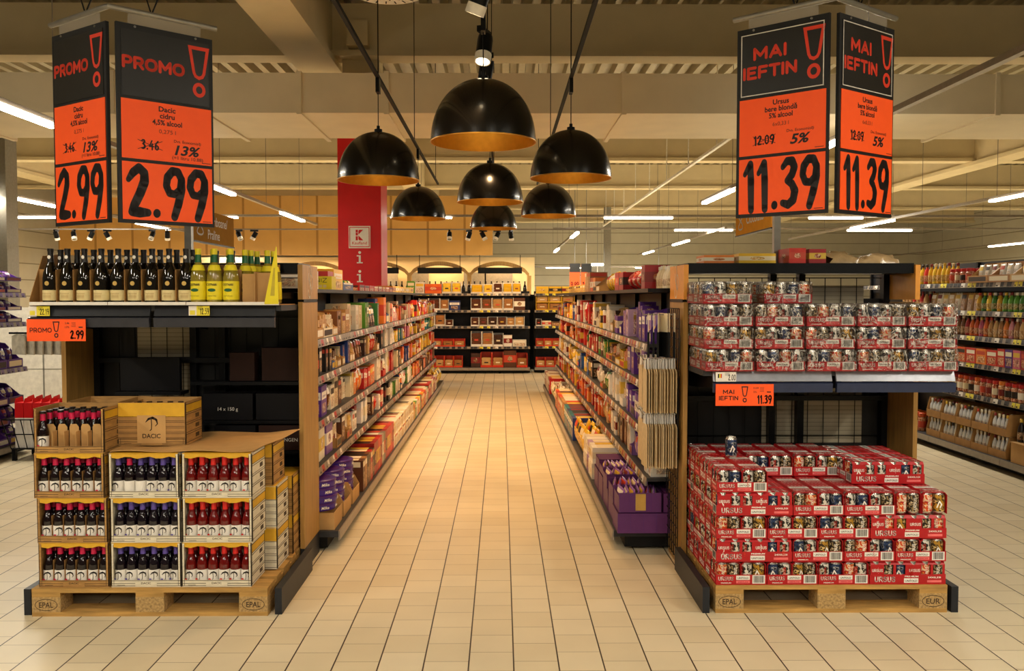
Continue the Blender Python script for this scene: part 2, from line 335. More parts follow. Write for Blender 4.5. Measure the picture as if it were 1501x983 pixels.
def bang(mb, o, u, v, h, m, wd=None):                    # outlined exclamation mark: hollow wedge over a ring
    u = V(u)*h; v = V(v)*h
    if wd: u = u*wd
    out = [(-.25,1),(.25,1),(.15,.47),(.10,.385),(0,.345),(-.10,.385),(-.15,.47)]
    inn = [(-.165,.93),(.165,.93),(.085,.485),(.055,.435),(0,.415),(-.055,.435),(-.085,.485)]
    mb.ring(out, inn, o, u, v, m)
    n = 24; c = (0, .145)
    mb.ring([(c[0]+.15*math.cos(2*PI*k/n), c[1]+.145*math.sin(2*PI*k/n)) for k in range(n)], [(c[0]+.075*math.cos(2*PI*k/n), c[1]+.075*math.sin(2*PI*k/n)) for k in range(n)], o, u, v, m)

# ------------------------------------------------------------------ the hall
struct('floor', MB().box(-16, 22, -8, 46, -.1, 0), 'floor_tiles')
mb = MB(); x = -16; z0, z1, p = 5.85, 6.0, .30          # corrugated deck: ribs run away from the camera
prof = []
while x < 22:
    prof += [(x, z1), (x+.09, z1), (x+.12, z0), (x+.24, z0), (x+.27, z1)]; x += p
n = len(prof); mb.add([(a, -8, b) for a, b in prof]+[(a, 46, b) for a, b in prof], [(i, i+1, n+i+1, n+i) for i in range(n-1)])
struct('ceiling', mb, 'deck_metal')
struct('wall_back', MB().box(-16, 22, 45, 45.2, 0, 6), 'siding')
struct('wall_left', MB().box(-16.2, -16, 14, 45, 0, 6), 'siding')
struct('wall_right', MB().box(22, 22.2, 14, 45, 0, 6), 'siding')
tn = [0]
def trim(mb, m):
    tn[0] += 1; return struct('trim_%d' % tn[0], mb, m)
for yb in (12.5, 22.0, 27.6, 34.0, 40.0):                # cross beams with a bottom flange
    trim(MB().box(-16, 22, yb+.10, yb+.30, 5.16, 5.85).box(-16, 22, yb, yb+.40, 5.08, 5.16), 'beam_paint')
for xg in (-13.2, -2.7, 12.3):                           # main girders running away from the camera
    trim(MB().box(xg-.31, xg+.31, -8, 44.9, 4.98, 5.07).box(xg-.2, xg+.26, -8, 44.9, 5.07, 5.85), 'beam_paint')
trim(MB().box(-2.32, -1.78, 12.72, 13.1, 4.4, 5.85).box(-2.2, -1.9, 12.4, 12.75, 5.2, 5.55), 'beam_paint')   # column head beside the girder
trim(MB().box(-9.85, -9.45, 16.6, 17.0, 0, 5.0), 'grey_panel')
trim(MB().box(4.0, 4.25, 33.5, 33.8, 0, 5.1), 'grey_panel')
t = thing('air_duct', (0, 11, 3.95), 'wide white air duct crossing the hall under the ceiling, above the black lamps', 'duct')
mb = MB().prism([(0, 0), (1.75, 0), (1.9, .06), (1.9, .48), (0, .5)], -16, 22, 'x')
mb.build('duct_body', 'duct_white', t)
for xs in (-9.5, -7.2, -4.9, -3.75, -2.55, -1.45, 1.55, 3.9, 6.3, 8.7):
    MB().box(xs-.03, xs+.03, -.025, 1.93, -.02, .52).build('duct_seam', 'duct_white', t)
# wood-clad wall and the lit counter front below it
struct('wall_wood', MB().box(-15, -.3, 29.40, 29.8, 3.05, 5.05), 'wood_boards')
struct('wall_shop', MB().box(-15, 1.2, 31.2, 31.4, 0, 3.05), 'cream_wall')
t = thing('arcade', (0, 29.6, 0), 'row of wooden arches on slim posts under the wood wall, behind the back shelves', 'arch')
posts = [-9.5, -7.4, -5.3, -3.15, -1.1, .95]
for x in posts: MB().box(x-.07, x+.07, -.1, .1, 0, 2.35).build('post', 'oak', t)
for a, b in zip(posts, posts[1:]):
    K = 14; o_ = []; i_ = []
    for k in range(K+1):
        q = k/K; xx = a+(b-a)*q; arch = math.sin(PI*q)**.6
        o_.append((xx, 2.42+.42*arch)); i_.append((xx, 2.28+.42*arch))
    mb = MB()
    for k in range(K): mb.prism([i_[k], i_[k+1], o_[k+1], o_[k]], -.08, .08, 'y')
    mb.build('arch', 'oak', t)
for k, x in enumerate((-8.5, -4.25, -2.1, -.05)):
    tag(MB().box(-.75, .75, -.05, .05, 0, .2).box(-.7, -.68, 0, .04, .2, .632).box(.68, .7, 0, .04, .2, .632).build('hanging_board', 'black_matte', loc=(x, 29.42, 2.42)),
        'dark blank board hanging in a wooden arch, %s along from the red column side' % nth(k+1), 'sign')
for k, (x, wd_) in enumerate(((-4.2, .5), (-2.95, .35), (-.95, .4), (-.1, .5))):
    tag(MB().box(-wd_, wd_, -.03, .03, 0, 2.5).box(-.03, .03, -.05, -.03, .2, 2.3).build('shop_screen', 'grey_panel', loc=(x, 30.9, 0)),
        'tall grey screen in the lit shop behind the arches, %s towards the beer side' % nth(k+1), 'screen')
for k, x in enumerate((-9, -6.4, -4.2, -2.1, 0.0)):
    lamp('shop_lamp_light', 'AREA', (x, 30.4, 2.95), 40, WARM, shape='RECTANGLE', size=1.2, size_y=.5)
# red column with the store sign
t = thing('red_column', (-2.63, 16.48, 0), 'tall red-clad column with a white store sign, behind the cider-side aisle shelves', 'column')
MB().box(-.40, .40, -.42, .42, 0, 4.95).build('cladding', 'red_paint', t)
mb = MB().box(-.2, .2, -.435, -.421, 2.53, 2.94)
F_ = -.4365; K_ = -.437
mb.ring([(-.185,-.185),(.185,-.185),(.185,.185),(-.185,.185)], [(-.172,-.172),(.172,-.172),(.172,.172),(-.172,.172)], (0, F_, 2.735), (1,0,0), (0,0,1), 1)
for pts in ([(-.07,.005),(-.03,.005),(-.03,.055),(-.07,.055)][:4], [(-.07,-.01),(-.03,-.01),(-.03,-.085),(-.07,-.085)], [(-.02,.02),(.07,.11),(.0,.11),(-.02,.09)], [(-.02,.005),(.07,-.085),(0,-.085),(-.02,-.065)], [(-.07,.06),(-.03,.06),(-.03,.11),(-.07,.11)]):
    mb.flat(pts, (.0, F_, 2.76), (1,0,0), (0,0,1), 1)
mb.text('Kaufland', (0, F_, 2.60), size=.075, m=1, bold=.006, fit=.27)
mb.build('logo_sign', ['white_ink', 'red_paint'], t)
for z in (2.25, 1.90):
    m = MB(); o_ = (0, -.4235, z); U_, Z_ = (1,0,0), (0,0,1)
    m.flat([(-.018, .02), (.018, .02), (.018, .15), (-.018, .15)], o_, U_, Z_); m.flat([(-.055, 0), (.055, 0), (.055, .022), (-.055, .022)], o_, U_, Z_); m.flat([(-.055, .128), (-.018, .128), (-.018, .15), (-.055, .15)], o_, U_, Z_)
    m.flat([(.026*math.cos(q*.4), .20+.026*math.sin(q*.4)) for q in range(16)], o_, U_, Z_); m.build('letter', 'white_ink', t)
mat('tag_ochre_print', '#b8a52a', .5)
mat('board_brown', '#b58238', .9, 0, .05); mat('board_orange', '#f2a63a', .9, 0, .05)
for n_ in ('board_brown', 'board_orange'): MATS[n_].node_tree.nodes['Principled BSDF'].inputs['Specular IOR Level'].default_value = .08
mat('silver_foil', '#bdb7aa', .3, .3, .2, 30, .3)
# ------------------------------------------------------------------ linear lights
def light_track(label, axis, c, z, a, b, lit, energy):
    """dark rail from a to b along an axis, with bright tubes at the lit stretches"""
    mid = (a+b)/2; loc = (c, mid, z) if axis == 'y' else (mid, c, z)
    t = thing('light_track', loc, label, 'light', 0, None)
    def bx(a_, b_, h0, h1, w_):
        return MB().box(-w_, w_, a_-mid, b_-mid, h0, h1) if axis == 'y' else MB().box(a_-mid, b_-mid, -w_, w_, h0, h1)
    bx(a, b, 0, .06, .035).build('rail', 'rail_grey', t)
    for p, q in lit:
        bx(p, q, -.045, 0, .05).build('tube', 'tube_glow', t)
        l = (0, (p+q)/2-mid, -.05) if axis == 'y' else ((p+q)/2-mid, 0, -.05)
        lamp('tube_light', 'AREA', l, energy*(q-p)/2.2, NEUT, t, shape='RECTANGLE', size=.1 if axis == 'y' else q-p, size_y=q-p if axis == 'y' else .1)
    mb = MB(); k = a+.5
    while k < b:
        if axis == 'y' and 10.7 < k < 13.2: k += 2.7
        l = (0, k-mid) if axis == 'y' else (k-mid, 0)
        mb.bar((l[0], l[1], .06), (l[0], l[1], 6.003-z), .006); k += 3.1
    mb.build('hanging_wires', 'rail_grey', t)
light_track('light track running away behind the PROMO price sign', 'y', -5.12, 3.6, -6, 24, [(-5,-2.8), (1,3.2), (7.8,10), (14.4,16.6), (20.2,22.4)], E_TUBE)
light_track('long light track above the purple carton shelves, beyond the grey column', 'y', -9.65, 3.6, 10, 40, [(16.4,18.9), (23,25.2), (30,32)], E_FAR)
light_track('light track passing behind the MAI IEFTIN price sign', 'y', 4.22, 3.6, -6, 18.2, [(-5,-2.8), (1,3.2), (9.6,11.9), (15.8,18)], E_TUBE)
light_track('light track above and beyond the tall jar shelves', 'y', 10.0, 3.6, 8, 30, [(15.2,17.6), (22,24.6)], E_FAR)
light_track('outermost light track, lowest one seen above the jar shelves', 'y', 19.0, 3.6, 18, 44, [(24,26.3), (31,33.5)], E_FAR)
light_track('short light track with two lit tubes before the dark grey hanging board', 'y', 2.32, 3.6, 26, 39, [(26.3,28.6), (35.2,37.6)], E_FAR)
light_track('light track with two lit tubes between the dark hanging board and the Ciocolată board', 'y', 6.5, 3.6, 25, 41, [(30,32.6), (37,39.4)], E_FAR)
light_track('cross light track just behind the pendant lamps', 'x', 22.7, 3.72, -15, 21, [(-12.8,-10.5), (-8.3,-6.9), (-2.9,-1.3), (2.7,4.5), (8.1,9.5)], E_FAR)
light_track('second cross light track, starting beside the pendant lamps', 'x', 26.9, 3.72, 1.6, 21, [(5.4,7.2), (10.8,12.8)], E_FAR)
light_track('rearmost cross light track low before the siding wall', 'x', 40.5, 3.0, -2, 14, [(2.1,3.8), (6.3,7.5)], E_FAR)
light_track('added unseen light track over the front walkway, on the cider side', 'y', -1.75, 3.7, -6.5, 2.2, [(-5.5,-3.3), (-1.2,1.0)], E_FRONT_FILL)  # added out of view as fill for the sign faces and stacks
light_track('added unseen light track over the front walkway, on the beer side', 'y', 1.75, 3.7, -6.5, 2.2, [(-5.5,-3.3), (-1.2,1.0)], E_FRONT_FILL)  # second added fill track, also out of view

# ------------------------------------------------------------------ pendant lamps over the aisle
TRX = (-1.06, -.12, .60); TRZ = 3.5
for k, x in enumerate(TRX):
    t = thing('lamp_track', (x, 8, TRZ), ['dark lamp track over the cider-side shelves, carrying two black dome lamps', 'middle lamp track carrying spotlights and three black dome lamps', 'dark lamp track over the beer-side shelves, carrying two black dome lamps'][k], 'track')
    MB().box(-.014, .014, -7, 8.2 if k == 1 else 6.5, 0, .03).build('rail', 'black_matte', t)
    mb = MB()
    for yy in (-4, -.5, 2.6, 6.0): mb.bar((0, yy, .035), (0, yy, 6.003-TRZ), .005)
    mb.build('hanging_wires', 'black_metal', t)
prof = []
K = 16
for k in range(K+1):
    a = PI/2*k/K; prof.append((max(.035, .35*math.sin(PI/2-a)**.92), .415*math.sin(a)**.98))
DOME = MB().lathe(prof, 48).mesh('shade', ['dome_black'])
DOME_IN = MB().lathe([(r*.985, z-.004 if z > .02 else z) for r, z in prof][::-1], 48).mesh('shade_lining', ['dome_gold'])
RIM = MB().lathe([(.3445, 0), (.352, 0), (.352, .006), (.3445, .006)], 48).mesh('rim', ['dome_gold'])
CAP = MB().lathe([(.001, .47), (.014, .47), (.014, .44), (.034, .44), (.034, .40), (.001, .40)], 16).mesh('cap', ['black_metal'])
BULB = MB().lathe([(.001, .14), (.03, .15), (.048, .19), (.045, .23), (.022, .28), (.022, .40)], 16).mesh('bulb', ['bulb_glow'])
for k, (x, y, z, lb) in enumerate([(TRX[1], 5.78, 2.655, 'frontmost and biggest black dome pendant lamp over the aisle'), (TRX[0], 7.49, 2.63, 'black dome pendant lamp in front of the red column'),
        (TRX[2], 7.49, 2.65, 'front black dome pendant lamp on the beer-side track'), (TRX[1], 9.2, 2.63, 'second black dome pendant lamp on the middle track'),
        (TRX[0], 11.05, 2.62, 'small black dome pendant lamp just beside the red column, rear one of its track'), (TRX[2], 11.05, 2.655, 'rear black dome pendant lamp on the beer-side track'),
        (TRX[1], 13.0, 2.65, 'rearmost and smallest black dome pendant lamp, middle track')]):
    t = thing('pendant_lamp', (x, y, z), lb, 'lamp', 0, 'black dome lamps over the aisle')
    s_ = put('shade', DOME, t); put('shade_lining', DOME_IN, s_); put('rim', RIM, s_); put('cap', CAP, t); put('bulb', BULB, t)
    MB().bar((0, 0, .46), (0, 0, TRZ-z-.12), .004).build('cord', 'black_metal', t)
    MB().box(-.015, .015, -.05, .05, TRZ-z-.12, TRZ-z).build('track_adapter', 'black_metal', t)
    lamp('bulb_light', 'SPOT', (0, 0, .13), E_DOME*(.42, .62, .62, .85, 1.15, 1.15, 1.4)[k], WARM, t, spot_size=math.radians(112), spot_blend=.35, shadow_soft_size=.05)

def spotlight(x, y, z, tilt, rz, lb, lit=True, body='black_metal', light=False, boost=1):
    t = thing('track_spotlight', (x, y, z), lb, 'spotlight', rz)
    MB().box(-.02, .02, -.09, .09, -.04, 0).bar((0, 0, -.04), (0, 0, -.10), .012).build('bracket', 'black_metal', t)
    M = Matrix.Translation((0, 0, -.13)) @ Matrix.Rotation(tilt, 4, 'X') @ Matrix.Translation((0, 0, -.11))
    b = MB().lathe([(.001, .20), (.05, .20), (.055, .17), (.055, .06), (.058, .06), (.058, 0), (.05, 0), (.047, .02)], 18, [0, 0, 0, 0, 1, 1, 1], M).build('housing', [body, 'white_paint'], t)
    MB().disc((0, 0, .012), .047, 18, 0, False, M).build('lens', 'bulb_glow' if lit else 'grey_panel', b)
    if light:
        l = lamp('spot_light', 'SPOT', M @ V((0, 0, -.005)), E_SPOT*boost, WARM, t, spot_size=math.radians(62 if boost == 1 else 85), spot_blend=.5, shadow_soft_size=.04)
        l.rotation_euler = (tilt, 0, 0)
for y, ti, rz, lb in ((5.05, .45, .9, 'white-ringed lit spotlight at the very top above the biggest dome lamp'), (6.1, .3, 2.8, 'spotlight second from the top above the biggest dome lamp'),
                      (6.75, .35, .5, 'small lit spotlight touching the top of the biggest dome lamp'), (8.6, .2, .2, 'lit spotlight between the biggest dome lamp and the one below it')):
    spotlight(TRX[1], y, TRZ, ti, rz, lb, True, 'black_metal', True)
for y, ti, lb in ((15.3, .92, 'added spotlight on the middle track brightening the cross shelving, front one'), (15.8, .88, 'added spotlight on the middle track brightening the cross shelving, rear one')):
    spotlight(TRX[1], y, TRZ, ti, 0, lb, True, 'black_metal', True, 2.6)  # added pair hidden behind a dome lamp to brighten the cross shelving
t = thing('cross_track', (0, 20, 3.17), 'thin pale cross track carrying black spotlights in front of the wood wall', 'track')
MB().box(-12, 2.3, -.02, .02, 0, .03).build('rail', 'rail_grey', t)
for k, (x, lit) in enumerate(((-10.25, False), (-9.85, False), (-9.45, True), (-9.08, True), (-8.05, False), (-7.70, True), (-6.05, False), (-5.70, True), (-3.6, False), (-1.2, False), (-.75, True), (-.42, False), (-.10, False), (.22, True))):
    spotlight(x, 20, 3.17, .5*(-1)**k, .7*k, 'black spotlight on the cross track, %s counting towards the beer side%s' % (nth(k+1), ', lit' if lit else ''), lit)
t = thing('ceiling_diffuser', (-1.05, 8.0, 4.42), 'round white slotted air diffuser at the top edge beside the front lamp tracks', 'vent')
mb = MB().lathe([(.001, 0), (.36, 0), (.37, .015), (.36, .03), (.001, .03)], 40)
mb.build('plate', 'white_paint', t)
mb = MB()
for r, n_ in ((.12, 8), (.22, 16), (.31, 22)):
    for k in range(n_):
        M = Matrix.Rotation(2*PI*k/n_, 4, 'Z'); mb.box(r-.035, r+.025, -.006, .006, -.003, .002, 0, M)
mb.build('slots', 'black_matte', t)
MB().lathe([(.2, .03), (.2, 1.42)], 24).build('duct_neck', 'duct_white', t)
t = thing('cable_tray', (3.95, 22, 4.35), 'thin slanting white cable tray hanging under the ceiling between lamps and MAI IEFTIN sign', 'cable tray')
MB().box(-.03, .03, -9, 11.5, 0, .05).build('tray', 'white_paint', t)
for k in range(9): MB().bar((0, -8.5+2.4*k, .05), (0, -8.5+2.4*k, 1.6), .012).build('hanger', 'white_paint', t)

# ------------------------------------------------------------------ hanging price signs
PW, PH = .485, .985
def price_sign(x_near, lab, left_ang, right_ang, words, name_lines, size_line, old, pct, unit, price, gap):
    t = thing('hanging_price_sign', (x_near, 4.30, 2.0 if x_near < 0 else 2.05), lab, 'sign')
    for side, ang in (('L', left_ang), ('R', right_ang)):
        a = math.radians(ang); u = V((math.cos(a), math.sin(a), 0))
        loc = V((-gap/2, 0, 0)) - u*PW if side == 'L' else V((gap/2, 0, 0))
        pan = MB().box(0, PW, 0, .018, 0, PH).build('sign_panel', 'sign_black', t, loc, a)
        U, Z = (1, 0, 0), (0, 0, 1)
        # header poster
        m = MB().box(.022, PW-.022, -.004, -.0005, .63, PH-.03); f = -.0048
        if words[0] == 'MAI':
            m.ring([(.024,.632),(PW-.024,.632),(PW-.024,PH-.032),(.024,PH-.032)], [(.029,.637),(PW-.029,.637),(PW-.029,PH-.037),(.029,PH-.037)], (0, f, 0), U, Z, 2)
            caps(m, 'MAI', (.180, f, .812), U, Z, .068, 1, .180, .235); caps(m, 'IEFTIN', (.180, f, .716), U, Z, .068, 1, .290, .235)
        else:
            caps(m, 'PROMO', (.180, f, .763), U, Z, .066, 1, .310, .235)
        bang(m, (.41, f, .672), U, Z, .262, 1, .86)
        m.build('header_poster', ['poster_black', 'logo_red', 'line_white'], pan)
        # text poster
        m = MB().box(.018, PW-.012, -.004, -.0005, .322, .615); c = PW/2
        for k, (s_, fw_) in enumerate(name_lines): m.text(s_, (c, f, .572-.034*k), size=.036, m=1, bold=.026, fit=fw_)
        m.text(size_line, (c, f, .462), size=.028, m=2, fit=.085)
        digits(m, old, (.155, f, .372), U, Z, .05, 1, .95, 'C', 1.1)
        m.stroke([(-.06,.0),(.06,.048)], .003, (.155, f-.0004, .372), U, Z, 1); m.stroke([(-.06,.046),(.06,.004)], .003, (.155, f-.0004, .372), U, Z, 1)
        m.text('Dvs. Economisiţi', (.345, f, .423), size=.020, m=1, bold=.006, fit=.14)
        m.text(pct, (.345, f, .362), size=.068, m=1, bold=.03, shear=.25, fit=.135 if len(pct) > 2 else .105)
        if unit: m.text(unit, (.345, f, .338), size=.024, m=1, bold=.006, fit=.16)
        m.box(PW-.065, PW-.02, f-.0003, f, .330, .333, 1)
        m.build('text_poster', ['poster_orange', 'ink', 'ink_grey'], pan)
        # price poster
        m = MB().box(.018, PW-.012, -.004, -.0005, .018, .305)
        digits(m, price, (c+.004, f, .032), U, Z, .262, 1, .80 if price[0] == '2' else .72, 'C', 1.14)
        m.box(PW-.065, PW-.02, f-.0003, f, .024, .027, 1)
        m.build('price_poster', ['poster_orange', 'ink'], pan)
        for q in (.09, PW-.09): MB().lathe([(.001, 0), (.006, 0), (.006, .004)], 8, 0, Matrix.Translation((q, -.001, PH-.012)) @ Matrix.Rotation(PI/2, 4, 'X')).build('rivet', 'alu', pan)
        MB().box(.06, PW-.06, .006, .010, PH, PH+.07).build('clear_strip', 'film_strip', pan)
    ua = V((math.cos(math.radians(left_ang)), math.sin(math.radians(left_ang)), 0)); ub = V((math.cos(math.radians(right_ang)), math.sin(math.radians(right_ang)), 0))
    zt = PH+.065; pts = []
    A = V((-gap/2, .01, zt)) - ua*(PW+.02); B = V((gap/2, .01, zt)) + ub*(PW+.02); C_ = V((0, -.02, zt))
    for k in range(13):
        q = k/12; s_ = abs(2*q-1); e_ = (s_*s_+.09)**.5-.3*(1-s_)*.0; e_ = min(1, (e_-.3)/((1.09**.5)-.3)); pts.append(C_*(1-e_) + (A if q < .5 else B)*e_)
    MB().tube(pts, .014, 0, 10).build('hanging_bar', 'alu', t)
    for k in (3, 9):
        p = pts[k]; mb = MB()
        mb.bar(p, p+V((.12, .05, .35)), .004); mb.bar(p, p+V((-.12, .05, .35)), .004); mb.bar(p+V((0, .05, .35)), (p.x, p.y+.05, 3.85), .004)
        mb.bar(p+V((-.12, .05, .35)), p+V((.12, .05, .35)), .004)
        mb.build('hanging_wire', 'black_metal', t)
m_ = bpy.data.materials.new('film_strip'); m_.use_nodes = True; MATS['film_strip'] = m_
m_.node_tree.nodes['Principled BSDF'].inputs['Alpha'].default_value = .10; m_.node_tree.nodes['Principled BSDF'].inputs['Roughness'].default_value = .1
price_sign(-1.918, 'large hanging black and orange price sign reading PROMO 2.99', -34, 41, ['PROMO'], [('Dacic', .085), ('cidru', .075), ('4,5% alcool', .15)], '0,275 l', '3.46', '13%', '(=1 litru 10.88)', '2.99', .05)
price_sign(1.648, 'large hanging black and orange price sign reading MAI IEFTIN 11.39', -40, 35, ['MAI'], [('Ursus', .085), ('bere blondă', .17), ('5% alcool', .125)], '6x0,33 l', '12.09', '5%', '', '11.39', .05)

# ------------------------------------------------------------------ end displays (shelving heads with oak side panels)
def end_display(xl, xr, lab, left):
    t = thing('end_display', ((xl+xr)/2, 5.1, 0), lab, 'display shelf'); c = (xl+xr)/2; O = lambda x: x-c
    y0, y1 = -.04, .37
    for k, x in enumerate((xl, xr)):
        inner = (x == xr) if left else (x == xl)
        p = MB().box(O(x)-.013, O(x)+.013, y0, y1, .14 if left and inner else 0, 1.60).build('side_panel', 'oak', t)
        MB().box(O(x)-.014, O(x)+.014, y0, y1, 1.615, 1.82).build('header_plate', 'header_orange' if not left else 'oak', p)
        if inner:
            sx = 1 if left else -1; xx = O(x)+sx*.0148; u = (0, sx, 0)
            mb = MB()
            for q in range(3):
                pts = [(.035*math.sin(a)*(1-.15*q)+(.02 if q % 2 else -.02), .045*math.cos(a)+.05*(q-1)) for a in [2*PI*j/16 for j in range(17)]]
                mb.stroke(pts[:13], .009, (xx, (y0+y1)/2, 1.72), u, (0, 0, 1))
            mb.build('symbol', 'white_ink', p)
            MB().box(O(x)-.016, O(x)+.016, y0+.02, y1-.02, 1.598, 1.617).build('joint_clip', 'black_metal', p)
            if left: MB().box(O(x)-.012, O(x)+.012, y0, y1, 0, .14).build('kick_plate', 'dark_grey', p)
    for x in ((-2.43, -1.147) if left else (1.056, 2.345)):
        MB().box(O(x)-.018, O(x)+.018, -.72, .0, 0, .135).build('foot', 'dark_grey', t)
    for k, x in enumerate((xl+.03, c-.06, c+.12, xr-.03)):
        u_ = MB().box(O(x)-.02, O(x)+.02, .30, .36, 0, 1.8).build('upright', 'black_metal', t)
        m = MB(); zz = .5
        while zz < 1.7: m.box(O(x)-.006, O(x)+.006, .2985, .2995, zz, zz+.05); zz += .09
        m.build('slots', 'black_matte', u_)
    MB().box(O(xl)+.02, O(xr)-.02, .365, .38, .0, 1.62).build('back_panel', 'slat_dark', t)
    if left: MB().box(O(-2.30), O(-1.93), .358, .364, .86, 1.44).build('grey_slats', 'slat_grey', t)
    else: MB().box(O(1.66), O(2.30), .358, .364, .70, 1.70).build('grey_slats', 'slat_grey', t)  # pale panel standing in for lit floor seen through the mesh
    m = MB()
    for k in range(int((xr-xl-.1)/.10)): m.bar((O(xl)+.06+.10*k, .335, .3), (O(xl)+.06+.10*k, .335, 1.75), .0028)
    for z in (.3, .75, 1.0, 1.25, 1.5, 1.75): m.bar((O(xl)+.04, .335, z), (O(xr)-.04, .335, z), .0035)
    m.build('wire_grid', 'black_metal', t)
    MB().box(O(xl)+.015, O(xr)-.015, y0+.02, y0+.33, 1.77, 1.83).build('top_shelf' , 'black_metal', t)
    zs = 1.585 if left else 1.228
    s = MB().box(O(xl)+.02, O(xr)-.02, -.40, .33, zs-.03, zs).build('shelf', 'shelf_top', t)
    xa = -2.555 if left else 1.155; xb = xa+1.335; h = (xb-xa)/2
    for k in range(2):
        a = xa+h*k+(.008 if k else 0); b = a+h-.016
        m = MB().prism([(-.405, zs-.001), (-.425, zs-.058), (-.405, zs-.06), (-.39, zs-.001)], O(a), O(b), 'x').prism([(-.41, zs-.062), (-.435, zs-.068), (-.43, zs-.118), (-.405, zs-.12)], O(a), O(b), 'x', 1)
        m.build('price_rail', ['dark_grey', 'shelf_blue'] if left else ['rail_alu', 'rail_navy'], s)
        MB().prism([(-.40, zs-.03), (-.40, zs-.10), (.33, zs-.16), (.33, zs-.03)], O(a)+.03, O(a)+.036, 'x').build('bracket', 'black_metal', s)
    z_bar = .98 if not left else 1.22
    MB().box(O(xl)+.03, O(xr)-.03, .27, .33, z_bar, z_bar+.03).build('cross_bar', 'black_metal', t)
    return t
mat('rail_alu', '#84878f', .3, .4); mat('rail_navy', '#283250', .35, .2)
end_display(-2.565, -1.178, 'oak-sided end display holding wine bottles above the cider pallet', True)
end_display(1.085, 2.452, 'oak-sided end display holding shrink-wrapped beer packs above the beer pallet', False)
# dark product cartons seen through the left back grid
for k, (x, w_, z, h, m, tx, lb) in enumerate(((-1.66, .30, .885, .16, 'box_navy', '14 x 150 g', 'dark carton printed 14 x 150 g behind the cider display grid'), (-1.36, .26, .885, .16, 'box_navy', '', 'plain dark carton behind the cider display grid near the oak panel'),
        (-1.62, .25, .7, .15, 'box_navy', 'SALZ', 'dark carton lettered SALZ low behind the cider display grid'), (-1.34, .27, .7, .15, 'box_brown', 'SALZSTANGEN', 'dark brown carton lettered SALZSTANGEN behind the cider display grid'),
        (-1.58, .15, 1.12, .17, 'box_brown', '', 'brown carton behind the cider display grid, outer of two'), (-1.35, .22, 1.12, .20, 'box_brown', '', 'brown carton behind the cider display grid, beside the oak panel'),
        (-2.14, .36, 1.06, .2, 'box_navy', '', 'big black carton before the pale slats of the cider display'))):
    m_ = MB().box(-w_/2, w_/2, 0, .035 if z > 1.05 and w_ > .3 else .1, 0, h)
    if tx: m_.text(tx, (0, -.001, h*.35), size=.03, m=1)
    yb = 5.22 if z < 1 else 5.25
    m_.build('display_box', [m, 'line_white'], None, (x, yb, z), label=lb, cat='box', group='dark cartons behind the cider display')
for z in (.697, .882, 1.117): tag(MB().box(-.335, .335, 0, .13, -.02, 0).build('grid_shelf', 'black_metal', None, (-1.55, 5.215, z)), 'narrow black shelf carrying dark cartons behind the cider display, at %s level' % {.697: 'the lowest', .882: 'the middle', 1.117: 'the top'}[z], 'shelf')
tag(MB().box(-.2, .2, 0, .13, -.02, 0).build('grid_shelf', 'black_metal', None, (-2.14, 5.215, 1.057)), 'short black shelf carrying the big black carton before pale slats', 'shelf')

# promo cards and shelf tags
def promo_card(x, z, words, price, lab, y=4.655):
    m = MB().box(0, .315, 0, .004, 0, .118); f = -.0006; U, Z = (1,0,0), (0,0,1)
    if words == ['PROMO']: caps(m, 'PROMO', (.075, f, .046), U, Z, .026, 1, .118, .17)
    else: caps(m, 'MAI', (.07, f, .064), U, Z, .024, 1, .062, .2); caps(m, 'IEFTIN', (.07, f, .030), U, Z, .024, 1, .105, .2)
    bang(m, (.158, f, .018), U, Z, .088, 1, .85)
    digits(m, price, (.306, f, .012), U, Z, .046, 1, .80, 'R', 1.25)
    m.text(old_of[price], (.205, f, .092), size=.014, m=1, bold=.01, al='L'); m.text(pct_of[price], (.205, f, .070), size=.016, m=2, al='L')
    for k in range(4): m.box(.240, .262, f, 0, .098-.007*k, .100-.007*k, 2)
    m.box(.278, .300, f, 0, .072, .078, 1)
    m.build('promo_card', ['poster_orange', 'ink', 'ink_grey'], None, (x, y, z), label=lab, cat='price card')
old_of = {'2.99': '3.46', '11.39': '12.09'}; pct_of = {'2.99': '13%', '11.39': '5%'}
promo_card(-2.552, 1.393, ['PROMO'], '2.99', 'orange PROMO 2.99 card hanging on the wine shelf rail', 4.650)
promo_card(1.163, 1.040, ['MAI', 'IEFTIN'], '11.39', 'orange MAI IEFTIN 11.39 card hanging below the beer pack shelf', 4.650)
def shelf_tag(x, z, t_, lab, yellow=True):
    m = MB().box(0, .112, 0, .003, 0, .052); f = -.0006
    m.box(0, .042, f, 0, 0, .052, 1)
    if yellow: m.box(.006, .034, f-.0004, f, .004, .028, 3)
    else:
        for k, h in enumerate((0, 3, 4)): m.box(.012+.007*k, .019+.007*k, f-.0004, f, .020, .042, (5, 3, 4)[k])
    digits(m, t_, (.110, f, .006), (1,0,0), (0,0,1), .034, 2, .62, 'R', .9)
    for k in range(3): m.box(.050, .075, f, 0, .046-.006*k, .0475-.006*k, 2)
    m.build('shelf_tag', ['tag_yellow' if yellow else 'label_white', 'label_white', 'ink', 'tag_yellow', 'logo_red', 'box_navy'], None, (x, 4.666, z), label=lab, cat='price tag')
shelf_tag(-2.548, 1.528, '22.19', 'yellow shelf tag reading 22.19 on the wine shelf rail')
shelf_tag(-1.688, 1.530, '12.59', 'yellow shelf tag reading 12.59 under the yellow-capped bottles')
shelf_tag(1.166, 1.170, '2.00', 'white shelf tag reading 2.00 above the orange MAI IEFTIN card', False)

